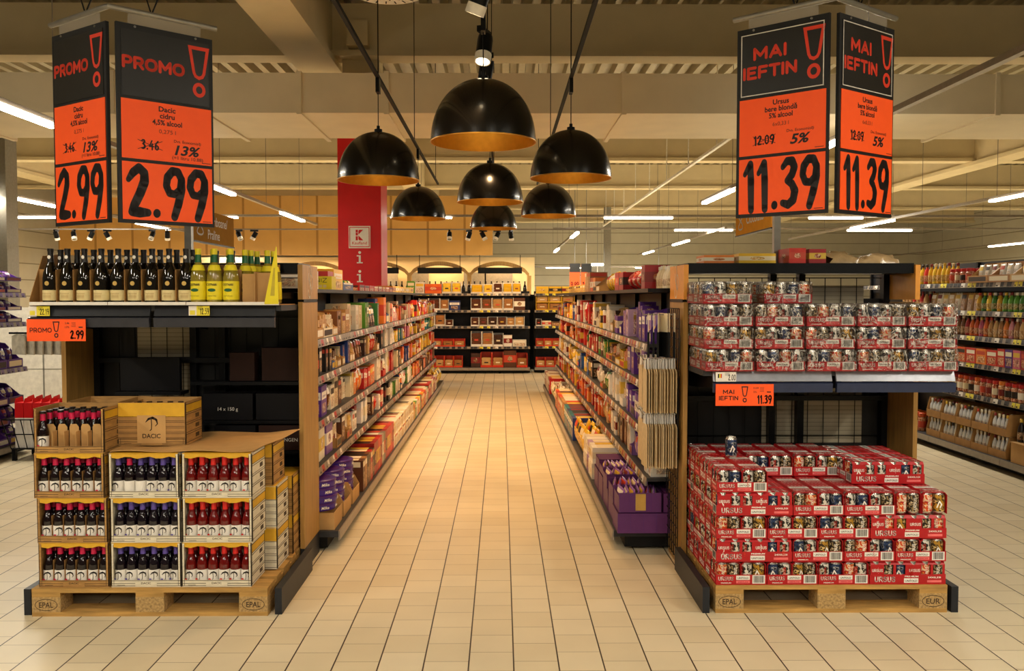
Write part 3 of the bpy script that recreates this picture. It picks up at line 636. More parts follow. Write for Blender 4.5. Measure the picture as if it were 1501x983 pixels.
# aisle name boards on poles
def aisle_board(x, y0, y1, z0, z1, face, lines, m, lab, zp, ypole):
    t = thing('aisle_board', (x, ypole, zp), lab, 'sign')
    MB().box(-.02, .02, -.02, .02, 0, z1-zp+.03).build('pole', 'alu', t)
    b = MB().box(-.012, .012, y0-ypole, y1-ypole, z0-zp, z1-zp).box(-.016, .016, y0-ypole-.006, y1-ypole+.006, z0-zp-.008, z0-zp, 1).build('board', [m, 'black_metal'], t)
    f = .0128*face; u = (0, face, 0); mb = MB(); h = z1-z0
    ys = (y0 if face > 0 else y1)-ypole
    for k, s_ in enumerate(lines):
        mb.text(s_, (f, ys+face*.27, z0-zp+h*((.56-.44*k) if len(lines) > 1 else .34)), u, (0,0,1), .085 if len(lines) > 1 else .10, 0, 'L', .008)
    pts = [(.055*math.sin(a*2), .06*math.cos(a)) for a in [2*PI*j/24 for j in range(25)]]
    mb.stroke(pts, .011, (f, ys+face*.13, z0-zp+h*.5), u, (0,0,1))
    mb.build('lettering', 'white_ink', b)
aisle_board(-1.87, 5.22, 6.02, 1.975, 2.175, 1, ['Bomboane/', 'Praline'], 'board_brown', 'brown aisle board reading Bomboane/Praline behind the PROMO price sign', 1.83, 5.19)
aisle_board(1.706, 5.42, 6.24, 2.068, 2.26, -1, ['Ciocolată'], 'board_orange', 'orange aisle board reading Ciocolată below the MAI IEFTIN price sign', 1.83, 5.35)
# ------------------------------------------------------------------ pallets
def pallet(xc, yf, lab, marks):
    t = thing('pallet', (xc, yf+.4, 0), lab, 'pallet')
    for k, y in enumerate((-.335, 0, .335)):
        w_ = .10 if k != 1 else .145
        MB().box(-.6, .6, y-w_/2*(1 if k == 1 else 1.3), y+w_/2*(1 if k == 1 else 1.3), 0, .022).build('bottom_board', 'pallet_wood', t)
        for j, x in enumerate((-.5275, 0, .5275)):
            ww = .145
            m = MB().box(x-ww/2, x+ww/2, y-.065, y+.065, .0222, .100)
            if k == 0 and marks[j]:
                f = y-.0655
                m.ring([(.058*math.cos(2*PI*q/24), .031*math.sin(2*PI*q/24)) for q in range(24)], [(.055*math.cos(2*PI*q/24), .028*math.sin(2*PI*q/24)) for q in range(24)], (x, f, .060), (1,0,0), (0,0,1), 1)
                m.text(marks[j], (x, f, .046), size=.040, m=1, bold=.012, fit=.072)
            m.build('block', ['chip_block', 'crate_line'], t)
    for x in (-.5275, 0, .5275): MB().box(x-.072, x+.072, -.4, .4, .1002, .122).build('stringer_board', 'pallet_wood', t)
    for y, w_ in ((-.3275, .145), (-.165, .10), (0, .145), (.165, .10), (.3275, .145)): MB().box(-.6, .6, y-w_/2, y+w_/2, .1222, .144).build('deck_board', 'pallet_wood', t)
pallet(-1.797, 4.36, 'wooden pallet under the cider crates', ['EPAL', '', 'EPAL'])
pallet(1.705, 4.38, 'wooden pallet under the red beer cartons', ['EPAL', '', 'EUR'])
ZP = .1442

# ------------------------------------------------------------------ cider crates and bottles
CW, CD, CH = .356, .252, .2295
def crate_mesh(style, kind):
    """kind 'window': tray front with a big opening; 'open': no top, low front; 'closed': full printed sides"""
    m = MB(); t_ = .004; hw, hd = CW/2, CD/2
    m.box(-hw, hw, -hd, hd, 0, t_)
    for s_ in (-1, 1):
        a, b = (s_*hw, s_*(hw-t_)); x0, x1 = min(a, b), max(a, b)
        m.box(x0, x1, -hd, hd, t_, CH); xo = s_*(hw+.0012)
        # printed planks on the sides
        for k in range(4):
            z = .012+.053*k; mm = 2 if k == 3 else 0
            m.box(min(xo, s_*hw), max(xo, s_*hw), -hd+.012, hd-.012, z, z+.044, mm)
            for zz in (z, z+.042): m.box(min(s_*(hw+.002), s_*hw), max(s_*(hw+.002), s_*hw), -hd+.010, hd-.010, zz, zz+.0022, 1)
            if k < 3: 
                for q in range(7): m.box(min(s_*(hw+.002), s_*hw), max(s_*(hw+.002), s_*hw), .02+.008*q, .0245+.008*q, z+.012, z+.034, 1)
        for y in (-hd+.006, hd-.008): m.box(min(s_*(hw+.002), s_*hw), max(s_*(hw+.002), s_*hw), y, y+.002, .004, CH-.004, 1)
    m.box(-hw, hw, hd-t_, hd, t_, CH)
    if kind != 'open': m.box(-hw, hw, -hd, hd, CH-.0035, CH-.0005, 2)
    lip = .036 if kind != 'closed' else CH-.004
    m.box(-hw, hw, -hd, -hd+t_, t_, lip)
    f = -hd
    for z in ((.006, lip*.5, lip-.004) if kind != 'closed' else ()): m.box(-hw+.004, hw-.004, f-.0008, f, z, z+.0022, 1)
    for k in range(5): m.box(-hw+.03+.055*k, -hw+.07+.055*k, f-.0008, f, .010+.008*(k % 3), .0115+.008*(k % 3), 1)
    if kind == 'closed':
        m.box(-hw+.004, hw-.004, f-.001, f, CH-.075, CH-.006, 2)
        for k in range(4):
            z = .008+.038*k; m.box(-hw+.004, hw-.004, f-.001, f, z, z+.0022, 1); m.box(-hw+.004, hw-.004, f-.001, f, z+.028, z+.030, 1)
    else:
        for s_ in (-1, 1):
            m.box(min(s_*hw, s_*(hw-.014)), max(s_*hw, s_*(hw-.014)), f, f+t_, lip, CH-.004)
            m.box(min(s_*(hw-.0125), s_*(hw-.014)), max(s_*(hw-.0125), s_*(hw-.014)), f-.0008, f, .006, CH-.012, 1)
            m.box(min(s_*(hw-.002), s_*(hw-.0035)), max(s_*(hw-.002), s_*(hw-.0035)), f-.0008, f, .006, CH-.012, 1)
    # paper badge on the front lip
    if kind != 'closed': m.box(-.055, .055, f-.0016, f-.0006, .006, .030, 0); m.text('DACIC', (0, f-.0019, .016), size=.014, m=1, bold=.02, fit=.05)
    return m.mesh('crate', [{'white': 'crate_white', 'brown': 'crate_brown'}[style], 'crate_line', 'card_yellow', 'card'])
def logo_tree(m, o, s_, mi):                              # little umbrella-tree mark: stem, crown arc and drip
    U, Z = (1,0,0), (0,0,1)
    m.stroke([(-.10*s_, -.45*s_), (0, -.38*s_), (.02*s_, .0), (.0, .35*s_)], .07*s_, o, U, Z, mi)
    m.stroke([(-.42*s_, .18*s_), (-.2*s_, .42*s_), (.1*s_, .5*s_), (.38*s_, .36*s_), (.46*s_, .05*s_), (.3*s_, -.12*s_)], [.05*s_, .16*s_, .2*s_, .16*s_, .08*s_, .05*s_], o, U, Z, mi)
CR = {(s_, k): crate_mesh(s_, k) for s_ in ('white', 'brown') for k in ('window', 'open', 'closed')}
vm = MB(); hw = CW/2-.015
pts = [(-hw, CH-.004)] + [(-hw+2*hw*k/10, CH-.022-.006*math.sin(k*1.9)) for k in range(11)] + [(hw, CH-.004)]
vm.prism(pts, -CD/2-.0005, -CD/2+.0025, 'y'); VAL = vm.mesh('valance', ['card_yellow'])
dm = MB()
for k in range(1, 6): dm.box(-CW/2+.006+(CW-.012)*k/6-.0004, -CW/2+.006+(CW-.012)*k/6+.0004, -CD/2+.02, CD/2-.02, .006, .135)
for yd in (.0690, .1340, .196): dm.box(-CW/2+.006, CW/2-.006, -CD/2+yd-.0008, -CD/2+yd+.0008, .006, .12)
DIV = dm.mesh('divider', ['card'])
DIVF = MB()
for k in range(1, 6):
    x = -CW/2+CW*k/6; DIVF.prism([(x-.024, .006), (x+.024, .006), (x+.024, .125), (x+.012, .142), (x-.018, .142), (x-.024, .125)], -CD/2+.056, -CD/2+.058, 'y')
    DIVF.box(x-.03, x-.0285, -CD/2+.01, -CD/2+.058, .006, .11)
DIVF = DIVF.mesh('divider', ['card_light'])
BP = [(.001, .0), (.026, .0), (.0282, .005), (.0282, .098), (.026, .115), (.019, .138), (.0135, .152), (.0125, .196), (.0145, .197), (.0145, .206), (.001, .206)]
def bottle_parts(glass, foil, hue):
    b = MB().lathe(BP, 18).mesh('cider_bottle', [glass])
    l = MB().lathe([(.0283, .012), (.0285, .013), (.0285, .080), (.0283, .081)], 18)
    o = (0, -.0294, .050); logo_tree(l, o, .040, 1); l.text('DACIC', (0, -.0294, .018), size=.013, m=1, bold=.03, fit=.032)
    l.flat([(.009*math.cos(2*PI*q/12), .009*math.sin(2*PI*q/12)) for q in range(12)], (-.017, -.0292, .030), (.87,-.25,0), (0,0,1), 2)
    f = MB().lathe([(.0146, .160), (.0136, .166), (.0134, .193), (.0152, .194), (.0152, .2068), (.001, .2068)], 16, [0, 0, 0, 1, 1]).mesh('neck_foil', [foil, 'foil_black' if foil == 'foil_pink' else foil])
    return b, l.mesh('label', ['label_white', 'ink', hue]), f
CID = {'pink': bottle_parts('glass_dark', 'foil_pink', 'foil_pink'), 'violet': bottle_parts('glass_violet', 'foil_violet', 'foil_violet'), 'red': bottle_parts('glass_red', 'foil_red', 'foil_red')}
def cider(kind, x, y, z, lab, group=None, label_=True, rz=None):
    b, l, f = CID[kind]
    o = put('cider_bottle', b, None, (x, y, z), rnd.uniform(-.35, .35) if rz is None else rz, lab, 'bottle', group)
    if label_: put('label', l, o)
    put('neck_foil', f, o)
def crate(style, kind, x, y, z, lab, val=True, div=True, grp=None, rz=0):
    o = put('cider_crate', CR[(style, kind)], None, (x, y, z), rz, lab, 'crate', grp)
    if kind == 'window' and val: put('valance', VAL, o)
    if kind != 'closed' and div: put('divider', DIV, o)
    return o
YC = 4.38+CD/2; XC = [-2.19+.366*k for k in range(3)]; levels = ['bottom', 'middle', 'top']
for c, (style, hue, cn) in enumerate((('brown', 'pink', 'left'), ('white', 'violet', 'middle'), ('white', 'red', 'right'))):
    for r in range(3):
        z = ZP+r*(CH+.0006); jx = rnd.uniform(-.004, .004) - (.006*r if c == 0 else 0)
        crate(style, 'window', XC[c]+jx, YC, z, '%s cider crate of %s-necked bottles, %s of its column' % (style, hue, levels[r]), grp='cider crates on the cider pallet', div=style == 'brown')
        for k in range(6):
            xx = XC[c]+jx-CW/2+.006+(CW-.012)*(k+.5)/6
            hh = 'pink' if (c, r, k) == (1, 2, 1) else hue
            cider(hh, xx, YC-CD/2+.038, z+.0042, '%s-necked cider bottle, %s counting towards the aisle, %s crate of the %s column' % (hh, nth(k+1), levels[r], hue), 'front bottles in the cider crates', rz=2.2 if (c, r) == (1, 2) and k in (1, 2) else None)
            cider(hue, xx, YC-CD/2+.100, z+.0042, 'second-row %s-necked cider bottle, %s counting towards the aisle, %s crate of its column' % (hue, nth(k+1), levels[r]), 'second-row bottles in the cider crates', False)
# row behind: visible past the right flank
YB = YC+CD+.035; YD = YB+CD+.02
for r, st in enumerate(('white', 'white', 'brown')):
    crate(st, 'closed', XC[2]+.055-(.02 if r == 2 else 0), YB, ZP+r*(CH+.0006), '%s printed cider crate behind the red-necked column, %s row' % (st, levels[r]), grp='cider crates behind the front row')
for r, st in enumerate(('brown', 'brown')):
    crate(st, 'closed', XC[2]+.075, YD, ZP+r*(CH+.0006), 'brown cider crate at the back corner of the cider pallet, %s row' % levels[r], grp='cider crates behind the front row')
for c in (0, 1):
    for r in range(3): crate('brown', 'closed', XC[c], YB, ZP+r*(CH+.0006), 'brown cider crate behind the %s column, %s row' % (['pink-necked', 'violet-necked'][c], levels[r]), grp='cider crates behind the front row')
ZT = ZP+3*(CH+.0006)+.0005
# cardboard sheet over the crates
m = MB(); nx, ny = 14, 8; x0, x1, y0, y1 = -2.005, -1.275, 4.40, 5.02
vs = [(x0+(x1-x0)*i/nx + .10*(j/ny if i > nx*.6 else 0)*(i/nx), y0+(y1-y0)*j/ny, ZT+.002+.004*math.sin(i*.9+j)+.045*max(0, i/nx-.8)*j/ny*5*.3+ .003) for j in range(ny+1) for i in range(nx+1)]
top = len(vs); vs += [(x, y, z+.003) for x, y, z in vs]
fs = []
for j in range(ny):
    for i in range(nx):
        a = j*(nx+1)+i; q = (a, a+1, a+nx+2, a+nx+1); fs += [q[::-1], tuple(top+k for k in q)]
edge = [i for i in range(nx+1)] + [j*(nx+1)+nx for j in range(1, ny+1)] + [ny*(nx+1)+i for i in range(nx-1, -1, -1)] + [j*(nx+1) for j in range(ny-1, 0, -1)]
for a, b in zip(edge, edge[1:]+edge[:1]): fs.append((a, b, top+b, top+a))
tag(m.add(vs, fs).build('cardboard_sheet', 'card_light'), 'flat cardboard sheet lying over the cider crates', 'cardboard')
# open crates on top
oc = crate('brown', 'open', XC[0]-.012, YC, ZT, 'half-emptied open brown cider crate on top of the pink-necked column', div=False); put('divider', DIVF, oc)
for k in range(6):
    for j in range(1, 4):
        cider('pink', XC[0]-.012-CW/2+.006+(CW-.012)*(k+.5)/6, YC-CD/2+.030+.062*j, ZT+.0042, 'bottle standing in the half-emptied crate, row %s from the front' % nth(j+1), 'bottles in row %s of the half-emptied crate' % nth(j+1), False)
cider('pink', XC[0]-.012-CW/2+.03, YC-CD/2+.034, ZT+.0042, 'single cider bottle left at the front of the half-emptied top crate')
o2 = crate('brown', 'open', XC[0]+.02, YB+.005, ZT, 'second open brown cider crate behind the half-emptied one')
for k in range(6):
    for j in range(2):
        cider('pink', XC[0]+.02-CW/2+.006+(CW-.012)*(k+.5)/6, YB+.005-CD/2+.04+.062*j, ZT+.0042, 'bottle showing only its cap in the crate behind the half-emptied one', 'caps in the rear open crate', False)
cc = crate('brown', 'open', XC[1]-.022, YC+.16, ZT+.012, 'open brown crate with a DACIC badge standing on the cardboard sheet', div=False)
m = MB(); f = -CD/2-.001
m.box(-CW/2+.002, CW/2-.002, f-.001, f+.0005, .037, CH-.002, 3); m.box(-CW/2+.004, CW/2-.004, f-.0018, f, CH-.078, CH-.004, 2)
for k in range(4):
    z = .040+.030*k; m.box(-CW/2+.004, CW/2-.004, f-.0018, f, z, z+.002, 1); m.box(-CW/2+.004, CW/2-.004, f-.0018, f, z+.022, z+.024, 1)
m.box(-.075, .075, f-.003, f-.001, .012, .160, 4); logo_tree(m, (0, f-.0034, .112), .07, 1); m.text('DACIC', (0, f-.0034, .040), size=.032, m=1, bold=.02, fit=.095)
m.build('front_panel', ['crate_brown', 'crate_line', 'card_yellow', 'card', 'card_light'], cc)
for k in range(6):
    cider('pink', XC[1]-.022-CW/2+.006+(CW-.012)*(k+.5)/6, YC+.16+.06, ZT+.0162, 'bottle showing its cap over the edge of the DACIC-badged crate', 'caps in the DACIC-badged crate', False)

# ------------------------------------------------------------------ beer cartons
CAN = []
for d in ('can_white', 'can_blue', 'can_orange', 'can_gold', 'can_brown'):
    m = MB().lathe([(.001, .002), (.022, .0), (.0305, .008), (.0318, .014), (.0318, .100), (.0265, .110), (.0265, .114), (.025, .114), (.024, .110), (.001, .110)], 18, [1, 1, 1, 0, 1, 1, 1, 1, 1])
    if d in ('can_orange', 'can_brown', 'can_white'): caps(m, 'URSUS', (.008 if d != 'can_white' else -.008, -.0326, .024), (0,0,1), (-1,0,0), .016, 2, .062, .17, 'L')
    else: m.stroke([(-.012, -.02), (.0, .012), (.010, -.004), (.004, -.02)], .006, (0, -.0324, .055), (1,0,0), (0,0,1), 2)
    CAN.append(m.mesh('can', [d, 'can_top', 'logo_red' if d == 'can_white' else 'white_ink']))
TW, TD, TH, CZ = .262, .394, .052, .1195
def barcode(m, o, u, w_, h, mw, mk):
    o = V(o); u = V(u); m.flat([(0, 0), (w_, 0), (w_, h), (0, h)], o, u, (0,0,1), mw); n = u.cross(V((0,0,1)))*.0004; x = w_*.1; r2 = random.Random(3)
    while x < w_*.88:
        b = r2.choice((.02, .03, .045))*w_; m.flat([(x, h*.12), (x+b, h*.12), (x+b, h*.92), (x, h*.92)], o+n, u, (0,0,1), mk); x += b+r2.choice((.02, .035))*w_
def carton_face(m, o, u, w_, long_):
    o = V(o); u = V(u); n = u.cross(V((0,0,1))); e = n*.0006; k = w_
    P = lambda x, z, q=1: o + u*(x*k) + V((0,0,z)) + e*q
    if not long_:
        caps(m, 'URSUS', P(.045, .0225), u, (0,0,1), .021, 1, .30*k, .17, 'L', .26); m.text('PREMIUM', P(.20, .007), u, (0,0,1), .008, 1, 'C', .02, fit=.2*k)
        m.flat([(0,0),(.27*k,0),(.27*k,.022),(0,.022)], P(.40, .026), u, (0,0,1), 2); m.text('UNTOLD', P(.535, .031, 2), u, (0,0,1), .013, 4, 'C', .02, fit=.21*k)
        m.flat([(0,0),(.27*k,0),(.27*k,.014),(0,.014)], P(.40, .008), u, (0,0,1), 3); m.text('24X0,33l', P(.535, .0115, 2), u, (0,0,1), .009, 0, 'C', .02, fit=.2*k)
        barcode(m, P(.72, .006), u, .25*k, .044, 2, 4)
    else:
        caps(m, 'URSUS', P(.065, .012), u, (0,0,1), .029, 1, .27*k, .17, 'L', .26); m.text('PREMIUM', P(.55, .038), u, (0,0,1), .010, 1, 'C', .03, fit=.18*k)
        m.flat([(0,0),(.19*k,0),(.19*k,.024),(0,.024)], P(.45, .008), u, (0,0,1), 2); m.text('UNTOLD', P(.545, .014, 2), u, (0,0,1), .013, 4, 'C', .02, fit=.16*k)
        m.text('24X0,33l', P(.85, .032), u, (0,0,1), .012, 1, 'C', .02, fit=.17*k); m.flat([(0,0),(.19*k,0),(.19*k,.012),(0,.012)], P(.755, .010), u, (0,0,1), 3)
m = MB().box(-TW/2, TW/2, -TD/2, TD/2, 0, .003)
for a in (-1, 1):
    m.box(min(a*TW/2, a*(TW/2-.003)), max(a*TW/2, a*(TW/2-.003)), -TD/2, TD/2, .003, TH)
    m.box(-TW/2+.003, TW/2-.003, min(a*TD/2, a*(TD/2-.003)), max(a*TD/2, a*(TD/2-.003)), .003, TH)
carton_face(m, (-TW/2, -TD/2, 0), (1,0,0), TW, False); carton_face(m, (TW/2, TD/2, 0), (-1,0,0), TW, False)
carton_face(m, (-TW/2, TD/2, 0), (0,-1,0), TD, True); carton_face(m, (TW/2, -TD/2, 0), (0,1,0), TD, True)
TRAY = m.mesh('tray', ['beer_red', 'white_ink', 'label_white', 'beer_pink', 'ink'])
# six-pack sleeve 2 x 3 cans: open at both ends, cut-outs on its long sides
m = MB(); sw, sd = .1285, .193; h0, h1 = .006, .1185
m.prism([(-sw/2+.012, h1-.002), (sw/2-.012, h1-.002), (sw/2, h1-.016), (sw/2-.002, h1-.018), (sw/2-.013, h1-.004), (-sw/2+.013, h1-.004), (-sw/2+.002, h1-.018), (-sw/2, h1-.016)][::-1], -sd/2, sd/2, 'y', 0)
for a in (-1, 1):
    for y0_, y1_ in ((-sd/2, -sd/2+.070), (sd/2-.012, sd/2), (.022, .036)):
        m.box(min(a*sw/2, a*(sw/2-.0015)), max(a*sw/2, a*(sw/2-.0015)), y0_ if a > 0 else -y1_, y1_ if a > 0 else -y0_, h0, h1-.017)
    u = (0, a, 0); caps(m, 'URSUS', (a*(sw/2+.0006), a*(-sd/2+.036), .064), u, (0,0,1), .016, 1, .056, .17)
caps(m, 'URSUS', (0, -.04, h1-.0012), (1,0,0), (0,1,0), .024, 1, .085, .17)
m.flat([(-.052,0),(.052,0),(.052,.042),(-.052,.042)], (0, .004, h1-.0014), (1,0,0), (0,1,0), 2); m.text('UNTOLD', (0, .020, h1-.0010), (1,0,0), (0,1,0), .018, 3, 'C', .02, fit=.075)
for s_ in (-.075, .062): m.text('* * * * *', (0, s_, h1-.0012), (1,0,0), (0,1,0), .014, 1, 'C', .02, fit=.09)
SLEEVE = m.mesh('six_pack_sleeve', ['beer_red', 'white_ink', 'label_white', 'ink'])
SEQ = [(0, 1, 0, 4), (2, 4, 0, 3), (1, 0, 3, 4), (0, 1, 2, 0), (3, 0, 1, 2), (4, 2, 0, 1)]
def beer_carton(x, y, z, long_, lab, front=True, left=False, sleeves=True, tray=True, name='beer_carton', film=False):
    t = thing(name, (x, y, z), lab, 'beer carton', PI/2 if long_ else 0, 'beer cartons on the beer pallet' if name == 'beer_carton' else 'wrapped beer packs on the beer shelf')
    if tray: put('tray', TRAY, t)
    if sleeves:
        for i in (-1, 1):
            for j in (-1, 1): put('six_pack_sleeve', SLEEVE, t, (i*.0648, j*.0965, 0))
    sq = rnd.choice(SEQ); cells = set()
    W_, D_ = 4, 6
    for i in range(W_):
        for j in range(D_):
            if not long_ and ((front and j == 0) or (left and i == 0)): cells.add((i, j))
            if long_ and ((front and i == 0) or (left and j == D_-1)): cells.add((i, j))
            if film and j == 1: cells.add((i, j))
    for i, j in sorted(cells):
        c = rnd.choice((0, 0, 1, 2, 3, 4, 4)) if not front else sq[(i+j) % 4]
        put('can', CAN[c], t, (-.0972+.0648*i, -.161+.0645*j, .0035), PI*0 + (-PI/2 if long_ else (-PI/2 if (i == 0 and j > 0) else 0)) + rnd.uniform(-.5, .5))
    if film: put('shrink_film', FILM, t)
    return t
X0 = 1.108; YF = 4.39; CHT = .1205; rows = ['bottom', 'second', 'third', 'fourth', 'fifth']
def place(order, z, rname, back=True):
    x = X0
    for k, c in enumerate(order):
        w_ = TD if c == 'L' else TW; pos = nth(k+1)
        if c == 'L': beer_carton(x+w_/2, YF+TW/2, z, True, 'red beer carton lying lengthwise, %s counting from the aisle, %s row' % (pos, rname), True, k == 0)
        elif c == 'S': beer_carton(x+w_/2, YF+TD/2, z, False, 'red beer carton end-on, %s counting from the aisle, %s row' % (pos, rname), True, k == 0)
        if k == 0:
            if c == 'L':
                for q in (1, 2): beer_carton(x+TD/2, YF+TW/2+q*(TW+.003), z, True, 'red beer carton on the aisle flank, %s row, %s behind the front' % (rname, nth(q)), False, True)
            else: beer_carton(x+TW/2, YF+TD*1.5+.003, z, False, 'red beer carton on the aisle flank, %s row, behind the front one' % rname, False, True)
        x += w_+.004
place('SSSL', ZP, 'bottom'); place('LSSS', ZP+CHT, 'second'); place('SSSL', ZP+2*CHT, 'third'); place('LSS', ZP+3*CHT, 'fourth')
z4 = ZP+3*CHT; z5 = ZP+4*CHT; xr = X0+TD+2*TW+.012
for q, nm in ((0, 'left'), (1, 'right')):
    beer_t = thing('beer_six_pack', (xr+.066+.134*q, YF+.1, z4), 'loose red beer six-pack ending the fourth row, %s of two' % {'left': 'inner', 'right': 'outer'}[nm], 'beer pack', 0, 'loose six-packs')
    put('six_pack_sleeve', SLEEVE, beer_t)
    for i in (0, 1): put('can', CAN[(2, 4, 2, 3)[q*2+i]], beer_t, (-.0324+.0648*i, -.0645, .0035), rnd.uniform(-.4, .4))
    b2 = thing('beer_six_pack', (xr+.066+.134*q, YF+.3, z4), 'loose red beer six-pack behind the %s front one of the fourth row' % {'left': 'inner', 'right': 'outer'}[nm], 'beer pack', 0, 'loose six-packs'); put('six_pack_sleeve', SLEEVE, b2)
for k in range(3): beer_carton(X0+TD+.006+TW*(k+.5)+.004*k, YF+TD*1.5+.006, z4, False, 'red beer carton in the back half of the fourth row, %s counting from the aisle' % nth(k+1), False, False)
beer_carton(X0+.002+TW/2, YF+TD/2, z5, False, 'red beer carton end-on at the front of the fifth row', True, True)
beer_carton(X0+.002+TW/2, YF+TD*1.5+.006, z5, False, 'red beer carton behind the front one of the fifth row, aisle side', False, True)
for k in (1, 2): beer_carton(X0+.002+TW*(k+.5)+.004*k, YF+TD*1.5+.006, z5, False, 'red beer carton end-on, set back in the fifth row, %s of two' % ['', 'aisle-side', 'outer'][k], True)
xr5 = X0+TW*3+.02
for q in range(2): beer_carton(xr5+TD/2-.03, YF+.195+TW/2+q*(TW+.004), z5, True, 'red beer carton lying lengthwise on the fifth row, %s from the front' % nth(q+1), q == 0, True)
tag(put('beer_can', CAN[1], None, (1.268, 4.72, z5+CHT)), 'single blue patterned beer can standing on the red cartons', 'can')
# shrink-wrapped packs on the beer shelf
m = MB(); a, b = TW/2+.004, TD/2+.004
nx, nz_ = 10, 6; ring_ = []
per = [(-a+2*a*k/8, -b) for k in range(8)] + [(a, -b+2*b*k/10) for k in range(10)] + [(a-2*a*k/8, b) for k in range(8)] + [(-a, b-2*b*k/10) for k in range(10)]
vs = []; fs = []; n_ = len(per); zl = [.004, .03, .055, .085, .112, .121]
for i, z in enumerate(zl):
    for k, (px, py) in enumerate(per):
        q = 1 - (.012 if i in (3, 4) else .06 if i == 5 else 0) - .006*abs(math.sin(k*1.7+i*2.1)); vs.append((px*q, py*q, z+.001*math.sin(k*2.3)))
for i in range(len(zl)-1): fs += [(i*n_+k, i*n_+(k+1) % n_, (i+1)*n_+(k+1) % n_, (i+1)*n_+k) for k in range(n_)]
fs.append(tuple((len(zl)-1)*n_+k for k in range(n_)))
FILM = m.add(vs, fs, 0, True).mesh('shrink_film', ['shrink_film'], 80)
ZS = 1.2282; xs0 = 1.232; rn = ['bottom', 'second', 'third', 'top']
for r in range(3):
    for k in range(5):
        beer_carton(xs0+.2775*k+(0 if r else .008), 4.655+TD/2, ZS+.1225*r, False, 'shrink-wrapped beer pack on the shelf, %s counting from the aisle, %s layer' % (nth(k+1), rn[r]), True, k == 0, False, True, 'beer_pack', True)
beer_carton(xs0-.010, 4.655+TD/2, ZS+.3675, False, 'shrink-wrapped beer pack, one at the aisle end of the top layer', True, True, False, True, 'beer_pack', True)
beer_carton(xs0+.345, 4.73+TD/2, ZS+.3675, False, 'shrink-wrapped beer pack, one set back on the top layer', True, True, False, True, 'beer_pack', True)

# ------------------------------------------------------------------ wine on the left shelf
WP = [(.001, 0), (.040, 0), (.0425, .006), (.0425, .135), (.038, .165), (.026, .200), (.0165, .222), (.0145, .245), (.0140, .280), (.0155, .281), (.0155, .295), (.001, .295)]
def wine(glass, lab_m, cap_m, yellow):
    b = MB().lathe(WP, 22).mesh('wine_bottle', [glass])
    if yellow:
        l = MB().lathe([(.0430, .02), (.0434, .022), (.0434, .118), (.0430, .12)], 22); l.text('COTNARI', (0, -.0440, .096), size=.016, m=1, bold=.03, fit=.056)
        l.flat([(.022*math.cos(q*.4), .009*math.sin(q*.4)) for q in range(16)], (0, -.0440, .072), (1,0,0), (0,0,1), 2); l.text('Grasă de Cotnari', (0, -.0440, .038), size=.009, m=1, fit=.05)
        sl = MB().lathe([(.0362, .178), (.0305, .195), (.0260, .208)], 22, 0).mesh('neck_label', ['label_yellow']); l = l.mesh('label', ['label_yellow', 'ink', 'foil_green'])
        c = MB().lathe([(.0175, .222), (.0160, .245), (.0152, .262), (.0152, .264), (.0162, .265), (.0165, .296), (.001, .296)], 16, [0, 0, 0, 1, 1, 1]).mesh('capsule', ['foil_green', 'foil_yellow'])
    else:
        l = MB().lathe([(.0430, .016), (.0434, .018), (.0434, .070), (.0430, .072)], 22); l.text('Domeniul', (0, -.0440, .050), size=.011, m=1, fit=.045)
        for z in (.030, .036, .042): l.box(-.020, .020, -.0440, -.0436, z, z+.0018, 1)
        sl = MB().lathe([(.001, 0), (.012, 0), (.012, .0015), (.001, .0015)], 16, 0, Matrix.Translation((0, -.0425, .108)) @ Matrix.Rotation(PI/2, 4, 'X')).mesh('seal', ['seal_gold']); l = l.mesh('label', ['label_cream', 'card', 'seal_gold'])
        c = MB().lathe([(.0172, .222), (.0152, .245), (.0148, .280), (.0164, .281), (.0164, .296), (.001, .296)], 16)
        c.flat([(.009*math.cos(q*.4), .010*math.sin(q*.4)) for q in range(16)], (0, -.0166, .250), (1,0,0), (0,0,1), 1); c = c.mesh('capsule', ['foil_black', 'label_white'])
    return b, l, c, sl
WINE = {'dark': wine('glass_wine', None, None, False), 'yellow': wine('glass_white', None, None, True)}
def wine_bottle(kind, x, y, lab, group, z=1.5955, rz=None):
    b, l, c, sl = WINE[kind]; o = put('wine_bottle', b, None, (x, y, z), rnd.uniform(-.15, .15) if rz is None else rz, lab, 'bottle', group); put('label', l, o); put('capsule', c, o); put('neck_label' if kind == 'yellow' else 'seal', sl, o)
pitch = .0915
for k in range(9):
    x = -2.43+.0915*k
    wine_bottle('dark', x-.012, 4.70, 'dark wine bottle with cream label, %s counting towards the aisle, front row' % nth(k+1), 'front row of dark wine bottles')
for k in range(11):
    wine_bottle('dark', -2.440+.0915*k, 4.805 if k < 9 else 4.91, 'dark wine bottle in the second row, %s counting towards the aisle' % nth(k+1), 'second row of dark wine bottles', rz=PI*.8 if k % 2 else 0)
for k in range(3):
    x = -1.645+.088*k
    wine_bottle('yellow', x, 4.70, 'yellow-capped white wine bottle, %s counting towards the aisle, front row' % nth(k+1), 'yellow-capped wine bottles')
for k in range(3): wine_bottle('yellow', -1.600+.088*k, 4.81, 'yellow-capped wine bottle behind the front three, %s counting towards the aisle' % nth(k+1), 'yellow-capped wine bottles')
for k, (x, y) in enumerate(((-1.407, 4.865), (-1.40, 4.962), (-1.315, 4.865), (-1.305, 4.962))): wine_bottle('yellow', x, y, 'yellow-capped wine bottle behind the emptied cardboard cells, %s counting towards the aisle' % nth(k+1), 'yellow-capped wine bottles')
